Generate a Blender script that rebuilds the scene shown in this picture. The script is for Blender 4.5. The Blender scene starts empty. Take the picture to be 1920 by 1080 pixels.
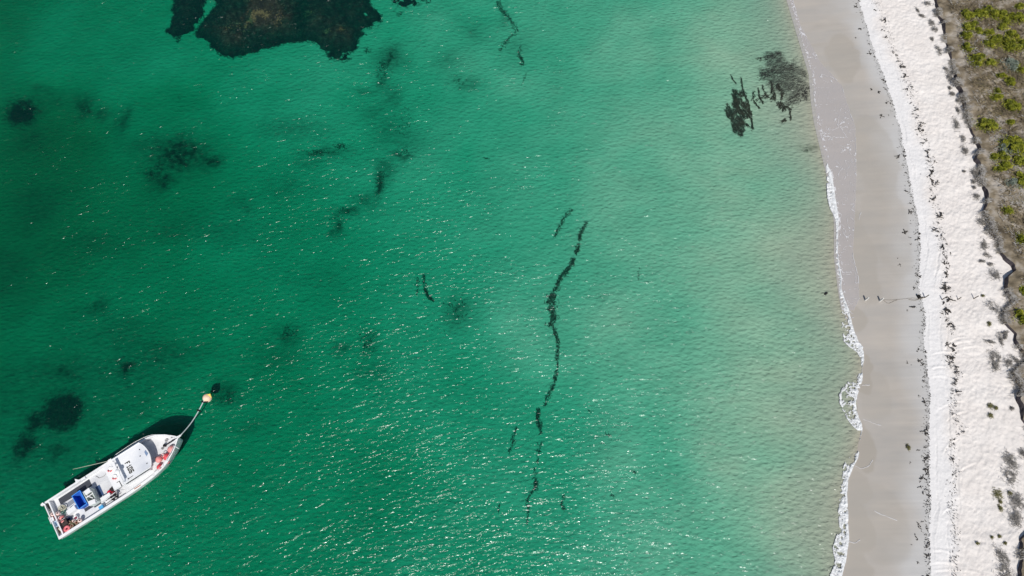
import bpy, math, random
import numpy as np
from mathutils import Vector, Matrix

R = math.radians
random.seed(7)
rng = np.random.default_rng(7)
SC = bpy.context.scene
COL = SC.collection

# ------------------------------------------------------------------ camera, sky, sun, exposure
CAM_H, PITCH, FPX = 85.0, R(22.5), 1280.0
cam_d = bpy.data.cameras.new('camera')
cam_d.sensor_width = 36.0
cam_d.lens = 24.0
cam_d.clip_start = 0.5
cam_d.clip_end = 3000
cam = bpy.data.objects.new('camera', cam_d)
cam.location = (0, 0, CAM_H)
cam.rotation_euler = (PITCH, 0, 0)
COL.objects.link(cam)
SC.camera = cam

SUN_EL, SUN_AZ = R(54.0), R(171.0)          # azimuth clockwise from +y
world = bpy.data.worlds.new('World')
SC.world = world
world.use_nodes = True
wn = world.node_tree.nodes
sky = wn.new('ShaderNodeTexSky')
sky.sky_type = 'NISHITA'
sky.sun_disc = False
sky.sun_elevation = SUN_EL
sky.sun_rotation = SUN_AZ
bg = wn['Background']
bg.inputs['Strength'].default_value = 0.075
world.node_tree.links.new(sky.outputs[0], bg.inputs['Color'])

sun_d = bpy.data.lights.new('sun', 'SUN')
sun_d.energy = 3.7
sun_d.angle = R(0.5)
sun_d.color = (1.0, 0.965, 0.91)
sun = bpy.data.objects.new('sun', sun_d)
sv = Vector((math.sin(SUN_AZ) * math.cos(SUN_EL), math.cos(SUN_AZ) * math.cos(SUN_EL), math.sin(SUN_EL)))
sun.rotation_euler = sv.to_track_quat('Z', 'Y').to_euler()
COL.objects.link(sun)

SC.view_settings.view_transform = 'Standard'
SC.view_settings.look = 'None'
SC.view_settings.exposure = 0.0
SC.view_settings.gamma = 1.0
SC.view_settings.use_curve_mapping = False
SC.render.engine = 'CYCLES'
SC.cycles.use_denoising = True
SC.cycles.max_bounces = 6
SC.cycles.transparent_max_bounces = 12
SC.cycles.volume_bounces = 0
SC.cycles.caustics_reflective = False
SC.cycles.caustics_refractive = False

# ------------------------------------------------------------------ survey: a point of the photograph to a point of the place
_c, _s = math.cos(PITCH), math.sin(PITCH)
def P(px, py, z=0.0):
    u, v = px - 960.0, py - 540.0
    d = FPX * _c + v * _s
    return ((CAM_H - z) * u / d, (CAM_H - z) * (FPX * _s - v * _c) / d)

def tag(o, label=None, cat=None, group=None, kind=None):
    if label: o['label'] = label
    if cat: o['category'] = cat
    if group: o['group'] = group
    if kind: o['kind'] = kind
    return o

# ------------------------------------------------------------------ noise
def vnoise(x, y, seed=0):
    xi = np.floor(x).astype(np.int64); yi = np.floor(y).astype(np.int64)
    xf = x - xi; yf = y - yi
    u = xf * xf * (3 - 2 * xf); v = yf * yf * (3 - 2 * yf)
    def h(i, j):
        n = (i * 374761393 + j * 668265263 + seed * 974634541) & 0xffffffff
        n = ((n ^ (n >> 13)) * 1274126177) & 0xffffffff
        n = n ^ (n >> 16)
        return (n & 0xffff) / 65535.0
    a = h(xi, yi) * (1 - u) + h(xi + 1, yi) * u
    b = h(xi, yi + 1) * (1 - u) + h(xi + 1, yi + 1) * u
    return a * (1 - v) + b * v

def fbm(x, y, octv=4, seed=0):
    x = np.asarray(x, float); y = np.asarray(y, float)
    t = 0; a = 0.5; f = 1.0; s = 0
    for k in range(octv):
        t = t + a * vnoise(x * f + 17.3 * k, y * f - 9.1 * k, seed + k); s += a
        a *= 0.5; f *= 2.03
    return t / s

def smooth(a, b, x):
    t = np.clip((x - a) / (b - a), 0, 1)
    return t * t * (3 - 2 * t)

# ------------------------------------------------------------------ materials
def mat(name, stops, rough=0.7, scale=None, bump=0.0, bump_scale=None, detail=5.0, spec=0.3, metallic=0.0, stretch=None, face_vary=False):
    """stops: one colour or a list of colours mixed by noise"""
    m = bpy.data.materials.new(name); m.use_nodes = True
    nt = m.node_tree; N = nt.nodes; L = nt.links
    b = N['Principled BSDF']
    b.inputs['Roughness'].default_value = rough
    b.inputs['Metallic'].default_value = metallic
    b.inputs['Specular IOR Level'].default_value = spec
    if not isinstance(stops, list): stops = [stops]
    if len(stops) == 1 or not scale:
        b.inputs['Base Color'].default_value = (*stops[0], 1)
    if scale or bump:
        tc = N.new('ShaderNodeTexCoord')
        mp = N.new('ShaderNodeMapping')
        if stretch: mp.inputs['Scale'].default_value = stretch
        L.new(tc.outputs['Object'], mp.inputs['Vector'])
    if len(stops) > 1 and scale:
        nz = N.new('ShaderNodeTexNoise')
        nz.inputs['Scale'].default_value = scale
        nz.inputs['Detail'].default_value = detail
        L.new(mp.outputs[0], nz.inputs['Vector'])
        cr = N.new('ShaderNodeValToRGB')
        els = cr.color_ramp.elements
        n = len(stops)
        while len(els) < n: els.new(0.5)
        for i, cc in enumerate(stops):
            els[i].position = 0.32 + 0.36 * i / (n - 1)
            els[i].color = (*cc, 1)
        L.new(nz.outputs['Fac'], cr.inputs['Fac'])
        L.new(cr.outputs['Color'], b.inputs['Base Color'])
    if bump:
        nb = N.new('ShaderNodeTexNoise')
        nb.inputs['Scale'].default_value = bump_scale or scale or 5
        nb.inputs['Detail'].default_value = 4
        L.new(mp.outputs[0], nb.inputs['Vector'])
        bp = N.new('ShaderNodeBump')
        bp.inputs['Strength'].default_value = 1.0
        bp.inputs['Distance'].default_value = bump
        L.new(nb.outputs['Fac'], bp.inputs['Height'])
        L.new(bp.outputs[0], b.inputs['Normal'])
    return m

# ------------------------------------------------------------------ mesh helpers
def link_mesh(name, verts, faces, m=None, parent=None, smooth_sh=False, loc=None, rot=None):
    me = bpy.data.meshes.new(name)
    me.from_pydata([tuple(v) for v in verts], [], [tuple(f) for f in faces])
    if smooth_sh and len(me.polygons):
        me.polygons.foreach_set('use_smooth', np.ones(len(me.polygons), bool))
    me.update()
    if m: me.materials.append(m)
    o = bpy.data.objects.new(name, me)
    COL.objects.link(o)
    if parent: o.parent = parent
    if loc: o.location = loc
    if rot: o.rotation_euler = rot
    return o

def np_mesh(name, V, F, m=None, parent=None, smooth_sh=True):
    """V (n,3), F (k,4) or (k,3) arrays"""
    V = np.ascontiguousarray(V, np.float32); F = np.ascontiguousarray(F, np.int32)
    me = bpy.data.meshes.new(name)
    k, w = F.shape
    me.vertices.add(len(V)); me.vertices.foreach_set('co', V.ravel())
    me.loops.add(k * w); me.loops.foreach_set('vertex_index', F.ravel())
    me.polygons.add(k)
    me.polygons.foreach_set('loop_start', np.arange(0, k * w, w, dtype=np.int32))
    me.polygons.foreach_set('loop_total', np.full(k, w, np.int32))
    me.polygons.foreach_set('use_smooth', np.full(k, smooth_sh, bool))
    me.update(calc_edges=True)
    if m: me.materials.append(m)
    o = bpy.data.objects.new(name, me)
    COL.objects.link(o)
    if parent: o.parent = parent
    return o

def grid_faces(nr, nc):
    i = np.arange(nr - 1)[:, None] * nc + np.arange(nc - 1)[None, :]
    return np.stack([i, i + 1, i + nc + 1, i + nc], -1).reshape(-1, 4)

def grid_mesh(name, X, Y, Z, m, keep=None):
    nr, nc = X.shape
    F = grid_faces(nr, nc)
    V = np.stack([X, Y, Z], -1).reshape(-1, 3)
    if keep is not None:
        F = F[keep[:-1, :-1].ravel()]
        used = np.unique(F)
        remap = np.full(len(V), -1); remap[used] = np.arange(len(used))
        V = V[used]; F = remap[F]
    return np_mesh(name, V, F, m)

class MB:
    """collects simple solids, builds ONE mesh"""
    def __init__(s): s.v = []; s.f = []
    def add(s, vs, fs):
        n = len(s.v); s.v += [tuple(v) for v in vs]; s.f += [tuple(i + n for i in f) for f in fs]; return s
    def box(s, c, d, rz=0.0, taper=1.0):
        cx, cy, cz = c; dx, dy, dz = d[0] / 2, d[1] / 2, d[2] / 2
        vs = []
        for k, z in enumerate((-dz, dz)):
            t = 1.0 if k == 0 else taper
            for a, b in ((-1, -1), (1, -1), (1, 1), (-1, 1)):
                x, y = a * dx * t, b * dy * t
                vs.append((cx + x * math.cos(rz) - y * math.sin(rz), cy + x * math.sin(rz) + y * math.cos(rz), cz + z))
        return s.add(vs, [(3, 2, 1, 0), (4, 5, 6, 7), (0, 1, 5, 4), (1, 2, 6, 5), (2, 3, 7, 6), (3, 0, 4, 7)])
    def prism(s, poly, z0, z1):
        n = len(poly)
        vs = [(x, y, z0) for x, y in poly] + [(x, y, z1) for x, y in poly]
        return s.add(vs, [tuple(range(n))[::-1], tuple(range(n, 2 * n))] + [(i, (i + 1) % n, n + (i + 1) % n, n + i) for i in range(n)])
    def tube(s, pts, r, n=8, caps=True):
        pts = [Vector(p) for p in pts]; m = len(pts)
        rr = r if isinstance(r, (list, tuple)) else [r] * m
        vs = []; fs = []
        for i, p in enumerate(pts):
            d = (pts[min(i + 1, m - 1)] - pts[max(i - 1, 0)])
            if d.length < 1e-9: d = Vector((0, 0, 1))
            d.normalize()
            a = d.cross(Vector((0, 0, 1)))
            if a.length < 1e-3: a = d.cross(Vector((0, 1, 0)))
            a.normalize(); b = d.cross(a)
            for k in range(n):
                t = 2 * math.pi * k / n
                vs.append(p + (a * math.cos(t) + b * math.sin(t)) * rr[i])
        for i in range(m - 1):
            for k in range(n):
                fs.append((i * n + k, i * n + (k + 1) % n, (i + 1) * n + (k + 1) % n, (i + 1) * n + k))
        if caps: fs += [tuple(range(n))[::-1], tuple(range((m - 1) * n, m * n))]
        return s.add(vs, fs)
    def lathe(s, prof, c=(0, 0, 0), n=16, sq=(1, 1)):
        """prof: list of (r,z)"""
        vs = []; fs = []; m = len(prof)
        for r, z in prof:
            for k in range(n):
                t = 2 * math.pi * k / n
                vs.append((c[0] + r * math.cos(t) * sq[0], c[1] + r * math.sin(t) * sq[1], c[2] + z))
        for i in range(m - 1):
            for k in range(n):
                fs.append((i * n + k, i * n + (k + 1) % n, (i + 1) * n + (k + 1) % n, (i + 1) * n + k))
        fs += [tuple(range(n))[::-1], tuple(range((m - 1) * n, m * n))]
        return s.add(vs, fs)
    def torus(s, c, Rr, r, a0=0.0, a1=2 * math.pi, n=20, k=8, tilt=0.0):
        full = abs(a1 - a0 - 2 * math.pi) < 1e-6
        pts = []
        m = n if full else n + 1
        vs = []; fs = []
        for i in range(m):
            t = a0 + (a1 - a0) * i / n
            for j in range(k):
                q = 2 * math.pi * j / k
                x = (Rr + r * math.cos(q)) * math.cos(t); y = (Rr + r * math.cos(q)) * math.sin(t); z = r * math.sin(q)
                x, z = x * math.cos(tilt) - z * math.sin(tilt), x * math.sin(tilt) + z * math.cos(tilt)
                vs.append((c[0] + x, c[1] + y, c[2] + z))
        for i in range(n if full else n):
            i2 = (i + 1) % m
            for j in range(k):
                fs.append((i * k + j, i2 * k + j, i2 * k + (j + 1) % k, i * k + (j + 1) % k))
        return s.add(vs, fs)
    def build(s, name, m, parent=None, smooth_sh=False, loc=None, rot=None):
        return link_mesh(name, s.v, s.f, m, parent, smooth_sh, loc, rot)

def sphere_prof(r, n=9, zs=1.0, z0=0.0):
    return [(max(1e-3, r * math.sin(math.pi * i / (n - 1))), z0 - r * zs * math.cos(math.pi * i / (n - 1))) for i in range(n)]

def empty(name, loc, rz=0.0, **k):
    o = bpy.data.objects.new(name, None)
    o.location = loc; o.rotation_euler = (0, 0, rz)
    o.empty_display_size = 0.3
    COL.objects.link(o)
    return tag(o, **k)

# ------------------------------------------------------------------ shore lines (surveyed from the photograph)
def line(pts, z):
    w = np.array([P(x, y, z) for x, y in pts])
    o = np.argsort(w[:, 1]); w = w[o]
    ys, xs = w[:, 1], w[:, 0]
    def f(y):
        y = np.asarray(y, float)
        r = np.interp(y, ys, xs)
        s0 = (xs[min(3, len(xs) - 1)] - xs[0]) / (ys[min(3, len(xs) - 1)] - ys[0] + 1e-9)
        s1 = (xs[-1] - xs[-4]) / (ys[-1] - ys[-4] + 1e-9)
        r = np.where(y < ys[0], xs[0] + (y - ys[0]) * s0 * 0.3, r)
        return np.where(y > ys[-1], xs[-1] + (y - ys[-1]) * s1, r)
    return f

Z_WET, Z_BASE, Z_TOP = 0.95, 1.75, 2.32
W_PTS = [(1462, -100), (1470, -50), (1480, 0), (1500, 60), (1523, 140), (1532, 230), (1545, 290), (1553, 315), (1563, 350), (1569, 410), (1568, 480),
         (1576, 540), (1586, 590), (1597, 625), (1614, 655), (1617, 680), (1615, 700), (1606, 740), (1608, 780), (1614, 805), (1607, 845),
         (1598, 880), (1589, 905), (1589, 950), (1590, 990), (1587, 1020), (1582, 1065), (1577, 1080), (1560, 1180)]
D_PTS = [(1575, -100), (1592, -50), (1610, 0), (1625, 50), (1640, 100), (1660, 150), (1676, 200), (1690, 250), (1700, 310), (1712, 370), (1722, 420), (1726, 470),
         (1722, 540), (1735, 590), (1733, 640), (1738, 690), (1743, 740), (1742, 800), (1742, 880), (1744, 950), (1742, 1000), (1745, 1080), (1750, 1180)]
S_PTS = [(1748, -100), (1752, -40), (1752, 0), (1755, 25), (1766, 50), (1771, 75), (1777, 95), (1784, 125), (1789, 148), (1787, 157), (1797, 172), (1804, 195), (1809, 215), (1815, 235),
         (1824, 258), (1834, 283), (1825, 301), (1833, 312), (1838, 325), (1832, 335), (1842, 352), (1847, 372), (1841, 402), (1853, 421), (1853, 437), (1868, 452),
         (1872, 470), (1880, 487), (1896, 500), (1900, 509), (1884, 522), (1882, 545), (1897, 568), (1879, 584), (1877, 600), (1888, 613), (1901, 627), (1900, 642),
         (1910, 656), (1918, 666), (1919, 680), (1895, 698), (1900, 711), (1910, 726), (1904, 750), (1912, 766), (1915, 786), (1926, 802), (1936, 850), (1937, 930), (1932, 990),
         (1909, 1012), (1914, 1040), (1908, 1068), (1911, 1090), (1918, 1180)]
fW, fD, fS = line(W_PTS, 0.0), line(D_PTS, Z_WET), line(S_PTS, Z_BASE)
def wet_x(y): return fD(y) + 0.20 * (fbm(y * 0.9, y * 0 + 3, 4, 5) - 0.5) * 2 + 0.10 * (fbm(y * 5, y * 0 + 1, 3, 6) - 0.5) * 2
def scarp_x(y): return fS(y) + 0.14 * (fbm(y * 1.7, y * 0 + 8, 3, 9) - 0.5) * 2

# depth of the sea bed: soundings at points of the photograph
SND = [(0, 0, 2.45), (150, 60, 1.85), (300, 120, 1.65), (500, 160, 1.45), (700, 250, 1.55), (300, 200, 2.2), (100, 300, 3.25), (300, 380, 2.75), (60, 480, 3.15),
       (300, 600, 2.5), (500, 450, 2.1), (640, 600, 2.05), (800, 600, 1.5), (820, 300, 1.2), (640, 90, 1.2), (860, 60, 0.98), (1000, 100, .82), (1000, 330, .85), (1000, 600, .85), (1200, 100, .56),
       (1200, 350, .55), (1200, 600, .56), (1380, 100, .30), (1380, 350, .33), (1400, 560, .33), (1480, 200, .19), (1490, 500, .19), (1300, 300, .44), (1000, 900, 1.3), (1200, 900, .78),
       (1400, 850, .36), (1500, 950, .20), (1480, 760, .22), (1300, 1060, .62), (850, 760, 1.6), (700, 900, 2.2), (420, 880, 2.45), (200, 1040, 2.3), (60, 700, 2.6), (200, 760, 2.35), (560, 1060, 2.2),
       (860, 1060, 1.7), (520, 720, 2.4), (0, 900, 2.2), (-150, 500, 3.2), (-150, 1000, 2.4), (-150, 0, 2.1), (100, -150, 1.8), (700, -150, 1.2), (1200, -150, .56), (900, 1250, 1.4), (300, 1250, 2.0), (1300, 1250, .62)]
_sn = np.array([(*P(x, y, -d), d) for x, y, d in SND])
def depth_field(x, y):
    num = 0; den = 0
    for a, b, d in _sn:
        w = 1.0 / ((x - a) ** 2 + (y - b) ** 2 + 16.0) ** 1.8
        num = num + w * d; den = den + w
    return num / den

def bed_z(x, y):
    x = np.asarray(x, float); y = np.asarray(y, float)
    dist = np.maximum(fW(y) - x, 0)
    d = depth_field(x, y)
    d = d * (1 - np.exp(-dist / 4.5))
    n = (fbm(x * 0.16, y * 0.16, 3, 3) - 0.5) * 0.35 + (fbm(x * 0.6, y * 0.6, 3, 31) - 0.5) * 0.10
    return -d - n * smooth(1.0, 14.0, dist) * np.minimum(1, d)

def dry_z(x, y):
    a, b = wet_x(y), scarp_x(y)
    t = np.clip((x - a) / np.maximum(b - a, .5), 0, 1)
    return Z_WET + (Z_BASE - Z_WET) * (0.35 * t + 0.65 * t * t)
def land_z(x, y):
    """sand and dune height"""
    x = np.asarray(x, float); y = np.asarray(y, float)
    w, a, b = fW(y), wet_x(y), scarp_x(y)
    t = np.clip((x - w) / np.maximum(a - w, .5), 0, 1)
    z = Z_WET * (0.75 * t + 0.25 * t * t)
    z = np.where(x > a, dry_z(x, y), z)
    zd = Z_TOP + 0.05 * (x - b) + (fbm(x * .25, y * .25, 4, 77) - .5) * 1.0 * smooth(0, 5, x - b)
    return np.where(x > b + 0.1, zd, z)

# ------------------------------------------------------------------ SETTING: sea bed
def sand_bed_material():
    m = bpy.data.materials.new('underwater_sand'); m.use_nodes = True
    nt = m.node_tree; N = nt.nodes; L = nt.links; b = N['Principled BSDF']
    b.inputs['Roughness'].default_value = 0.95; b.inputs['Specular IOR Level'].default_value = 0.0
    tc = N.new('ShaderNodeTexCoord')
    n1 = N.new('ShaderNodeTexNoise'); n1.inputs['Scale'].default_value = 0.22; n1.inputs['Detail'].default_value = 6
    L.new(tc.outputs['Object'], n1.inputs['Vector'])
    r1 = N.new('ShaderNodeValToRGB')
    r1.color_ramp.elements[0].position = .3; r1.color_ramp.elements[0].color = (.470, .472, .362, 1)
    r1.color_ramp.elements[1].position = .7; r1.color_ramp.elements[1].color = (.540, .538, .415, 1)
    L.new(n1.outputs['Fac'], r1.inputs['Fac'])
    at = N.new('ShaderNodeAttribute'); at.attribute_name = 'weed'
    n2 = N.new('ShaderNodeTexNoise'); n2.inputs['Scale'].default_value = 1.3; n2.inputs['Detail'].default_value = 6; n2.inputs['Roughness'].default_value = .65
    L.new(tc.outputs['Object'], n2.inputs['Vector'])
    ad = N.new('ShaderNodeMath'); ad.operation = 'MULTIPLY_ADD'   # weed*1.0 + (noise-.5)*k gated by weed
    mu = N.new('ShaderNodeMath'); mu.operation = 'SUBTRACT'; mu.inputs[1].default_value = .5
    L.new(n2.outputs['Fac'], mu.inputs[0])
    m2 = N.new('ShaderNodeMath'); m2.operation = 'MULTIPLY'; L.new(mu.outputs[0], m2.inputs[0])
    m2.inputs[1].default_value = 2.6
    m3 = N.new('ShaderNodeMath'); m3.operation = 'ADD'; m3.inputs[1].default_value = 1.0; L.new(m2.outputs[0], m3.inputs[0])
    m4 = N.new('ShaderNodeMath'); m4.operation = 'MULTIPLY'; m4.use_clamp = True
    L.new(m3.outputs[0], m4.inputs[0]); L.new(at.outputs['Fac'], m4.inputs[1])
    mx = N.new('ShaderNodeMix'); mx.data_type = 'RGBA'
    sa = N.new('ShaderNodeAttribute'); sa.attribute_name = 'shore'
    ms = N.new('ShaderNodeMix'); ms.data_type = 'RGBA'
    L.new(sa.outputs['Fac'], ms.inputs['Factor']); L.new(r1.outputs['Color'], ms.inputs[6]); ms.inputs[7].default_value = (.430, .412, .335, 1)
    L.new(m4.outputs[0], mx.inputs['Factor']); L.new(ms.outputs[2], mx.inputs[6]); mx.inputs[7].default_value = (.035, .05, .03, 1)
    L.new(mx.outputs[2], b.inputs['Base Color'])
    # made-up sand ripple bumps, shaped to imitate the net of caustic light
    mp = N.new('ShaderNodeMapping'); mp.inputs['Scale'].default_value = (.55, 1.0, 1); mp.inputs['Rotation'].default_value = (0, 0, R(-12))
    L.new(tc.outputs['Object'], mp.inputs['Vector'])
    n3 = N.new('ShaderNodeTexNoise'); n3.inputs['Scale'].default_value = 3.5; n3.inputs['Detail'].default_value = 3; n3.inputs['Distortion'].default_value = .6
    L.new(mp.outputs[0], n3.inputs['Vector'])
    n4 = N.new('ShaderNodeMix'); n4.data_type = 'RGBA'; n4.inputs[0].default_value = .16
    L.new(mp.outputs[0], n4.inputs[6]); L.new(n3.outputs['Color'], n4.inputs[7])
    vo = N.new('ShaderNodeTexVoronoi'); vo.feature = 'SMOOTH_F1'; vo.inputs['Scale'].default_value = 2.6; vo.inputs['Smoothness'].default_value = .6
    L.new(n4.outputs[2], vo.inputs['Vector'])
    bp = N.new('ShaderNodeBump'); bp.inputs['Distance'].default_value = 0.16
    L.new(vo.outputs['Distance'], bp.inputs['Height'])
    b2 = N.new('ShaderNodeBump'); b2.inputs['Distance'].default_value = 0.12
    L.new(n3.outputs['Fac'], b2.inputs['Height']); L.new(bp.outputs[0], b2.inputs['Normal']); L.new(b2.outputs[0], b.inputs['Normal'])
    return m

rows = np.concatenate([np.linspace(-160, -14, 16), np.linspace(-12, 100, 440), np.linspace(103, 300, 18)])
dists = np.concatenate([np.linspace(0, 20, 90), np.linspace(20.4, 150, 340), np.linspace(156, 420, 22)])[::-1]
Yg, Dg = np.meshgrid(rows, dists, indexing='ij')
Xg = fW(Yg) - Dg
Zg = bed_z(Xg, Yg)
Zg[:, -1] = 0.0
seabed = grid_mesh('seabed', Xg, Yg, Zg, sand_bed_material())
tag(seabed, 'pale sandy sea bed seen through clear green water', kind='structure')
# weed growing thinly on the sand, plus one painted shade patch (cover, 0..1)
WEED_AND_SHADE = [(110, 772, 24, 21, .95), (33, 205, 28, 26, .8), (110, 772, 16, 14, 1.2), (30, 200, 50, 40, .35), (285, 320, 30, 20, .5), (330, 285, 60, 38, .75), (300, 330, 30, 26, .6), (385, 300, 30, 18, .7), (228, 222, 16, 30, .55), (150, 195, 22, 20, .4), (60, 165, 22, 14, .35), (190, 205, 20, 14, .4),
        (550, 240, 60, 20, .32), (610, 285, 45, 10, .55), (520, 250, 40, 12, .25), (735, 180, 24, 30, .35), (702, 212, 30, 20, .3), (726, 320, 20, 24, .42), (690, 376, 26, 14, .42), (585, 300, 40, 14, .3), (735, 110, 26, 28, .6), (722, 150, 14, 28, .5), (690, 175, 30, 12, .4), (715, 345, 12, 34, .7), (755, 292, 22, 8, .65), (650, 395, 30, 10, .6), (632, 422, 12, 18, .7),
        (760, 265, 40, 30, .3), (730, 240, 40, 40, .3), (540, 350, 60, 26, .22), (420, 430, 90, 30, .22), (320, 420, 70, 30, .22), (60, 380, 60, 50, .28), (150, 450, 70, 30, .22), (450, 380, 30, 20, .3),
        (180, 570, 22, 12, .55), (540, 622, 20, 16, .45), (690, 640, 14, 22, .45), (640, 655, 12, 10, .4), (860, 585, 26, 26, .42), (860, 150, 24, 20, .25), (880, 165, 26, 16, .35), (890, 60, 26, 26, .25), (840, 120, 40, 30, .2),
        (470, 800, 30, 12, .25), (100, 840, 16, 14, .3), (60, 790, 16, 16, .55), (38, 832, 20, 16, .6), (230, 690, 10, 14, .5), (120, 690, 26, 10, .3), (430, 745, 14, 12, .3), (412, 733, 24, 16, .55), (80, 160, 16, 10, .3),  # dark patch beside the mooring buoy is painted to blend with its cast shadow
        (970, 90, 24, 30, .2), (945, 40, 14, 26, .25), (1120, 560, 10, 10, .2), (1510, 292, 18, 5, .45), (200, 940, 30, 14, .2), (700, 700, 40, 20, .2), (580, 520, 50, 20, .15), (350, 660, 60, 20, .2), (40, 250, 40, 30, .3)]
wd = np.zeros(Xg.shape)
for px, py, rx, ry, a in WEED_AND_SHADE:
    cx, cy = P(px, py, -1.5)
    dx, dy = rx * 85 / 1180, ry * 85 / 1090
    jx = (fbm(Xg * .5 + px, Yg * .5, 3, 11) - .5) * 2.2; jy = (fbm(Xg * .5, Yg * .5 + py, 3, 13) - .5) * 2.2
    wd = np.maximum(wd, min(1.25, a * 1.22) * np.exp(-(((Xg + jx - cx) / dx) ** 2 + ((Yg + jy - cy) / dy) ** 2) * .9))
wd = np.clip(wd + .34 * smooth(.50, .72, fbm(Xg * .055 + 3, Yg * .075, 5, 15)) * smooth(1.3, 2.2, -Zg), 0, 1.25)
sh = smooth(13.0, 1.0, Dg + (fbm(Xg * .2, Yg * .2, 4, 16) - .5) * 7)
seabed.data.attributes.new('shore', 'FLOAT', 'POINT').data.foreach_set('value', sh.ravel().astype(np.float32))
wa = seabed.data.attributes.new('weed', 'FLOAT', 'POINT')
wa.data.foreach_set('value', wd.ravel().astype(np.float32))

# ------------------------------------------------------------------ SETTING: wet sand, dry sand, scarp, dune
def sand_material(name, base, dark, bump, bscale, stretch, big=0.12, rough=.9, spec=.1, streak=None, soak=None):
    m = bpy.data.materials.new(name); m.use_nodes = True
    nt = m.node_tree; N = nt.nodes; L = nt.links; b = N['Principled BSDF']
    b.inputs['Roughness'].default_value = rough; b.inputs['Specular IOR Level'].default_value = spec
    tc = N.new('ShaderNodeTexCoord')
    mp = N.new('ShaderNodeMapping'); mp.inputs['Scale'].default_value = stretch
    L.new(tc.outputs['Object'], mp.inputs['Vector'])
    n1 = N.new('ShaderNodeTexNoise'); n1.inputs['Scale'].default_value = big; n1.inputs['Detail'].default_value = 8; n1.inputs['Roughness'].default_value = .55
    L.new(mp.outputs[0], n1.inputs['Vector'])
    r1 = N.new('ShaderNodeValToRGB')
    r1.color_ramp.elements[0].position = .33; r1.color_ramp.elements[0].color = (*dark, 1)
    r1.color_ramp.elements[1].position = .67; r1.color_ramp.elements[1].color = (*base, 1)
    L.new(n1.outputs['Fac'], r1.inputs['Fac'])
    L.new(r1.outputs['Color'], b.inputs['Base Color'])
    if streak:
        at = N.new('ShaderNodeAttribute'); at.attribute_name = 'damp'
        mx = N.new('ShaderNodeMix'); mx.data_type = 'RGBA'
        L.new(at.outputs['Fac'], mx.inputs['Factor']); L.new(r1.outputs['Color'], mx.inputs[6]); mx.inputs[7].default_value = (*streak, 1)
        L.new(mx.outputs[2], b.inputs['Base Color'])
    if soak:
        a2 = N.new('ShaderNodeAttribute'); a2.attribute_name = 'soak'
        m2 = N.new('ShaderNodeMix'); m2.data_type = 'RGBA'
        L.new(a2.outputs['Fac'], m2.inputs['Factor']); L.new(mx.outputs[2], m2.inputs[6]); m2.inputs[7].default_value = (*soak, 1)
        L.new(m2.outputs[2], b.inputs['Base Color'])
        mr = N.new('ShaderNodeMapRange'); mr.inputs['To Min'].default_value = rough; mr.inputs['To Max'].default_value = .3
        L.new(a2.outputs['Fac'], mr.inputs['Value']); L.new(mr.outputs[0], b.inputs['Roughness'])
    n3 = N.new('ShaderNodeTexNoise'); n3.inputs['Scale'].default_value = bscale; n3.inputs['Detail'].default_value = 4
    L.new(tc.outputs['Object'], n3.inputs['Vector'])
    bp = N.new('ShaderNodeBump'); bp.inputs['Distance'].default_value = bump
    L.new(n3.outputs['Fac'], bp.inputs['Height']); L.new(bp.outputs[0], b.inputs['Normal'])
    return m

rows_l = np.concatenate([np.linspace(-160, -14, 16), np.linspace(-12, 100, 900), np.linspace(103, 300, 18)])
# wet sand
us = np.linspace(0, 1, 60)
Yw, Uw = np.meshgrid(rows_l, us, indexing='ij')
A, B = fW(Yw), wet_x(Yw)
Xw = A + (B - A) * Uw
Zw = Z_WET * (0.75 * Uw + 0.25 * Uw * Uw)
Zw = Zw + (fbm(Xw * .25, Yw * .5, 3, 41) - .5) * .06 * np.sin(np.pi * Uw)
wet = grid_mesh('wet_sand', Xw, Yw, Zw, sand_material('wet_sand', (.445, .405, .358), (.385, .362, .332), .006, 9, (.3, 1, 1), .45, rough=.6, spec=.25, streak=(.51, .50, .485), soak=(.37, .335, .285)))
tag(wet, 'smooth grey wet sand between the wash and the dry beach', kind='structure')
dm = smooth(.58, 1.05, Uw + (fbm(Xw * .12, Yw * .12, 4, 43) - .5) * .75) * .95
wet.data.attributes.new('damp', 'FLOAT', 'POINT').data.foreach_set('value', dm.ravel().astype(np.float32))
sk = np.zeros(Xw.shape)
for px, py, rx, ry, a in [(1618, 690, 18, 42, .8), (1618, 838, 22, 40, .8), (1612, 985, 22, 40, .55), (1600, 600, 26, 24, .6), (1640, 300, 40, 90, .35), (1612, 480, 30, 90, .45), (1605, 915, 26, 30, .5), (1580, 110, 30, 60, .5), (1602, 1070, 24, 30, .5), (1660, 420, 40, 110, .28), (1640, 740, 30, 40, .3), (1652, 985, 44, 60, .25)]:
    cx, cy = P(px, py, .2)
    jx = (fbm(Xw * .45 + px, Yw * .45, 3, 45) - .5) * 1.6; jy = (fbm(Xw * .45, Yw * .45 + py, 3, 46) - .5) * 1.6
    q = np.sqrt(((Xw + jx - cx) / (rx * .072)) ** 2 + ((Yw + jy - cy) / (ry * .078)) ** 2)
    sk = np.maximum(sk, a * smooth(1.12, .92, q))
sk = np.maximum(sk, .5 * smooth(.62, .8, fbm(Xw * .10, Yw * .9, 4, 47)) * (1 - Uw))
wet.data.attributes.new('soak', 'FLOAT', 'POINT').data.foreach_set('value', sk.ravel().astype(np.float32))
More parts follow.
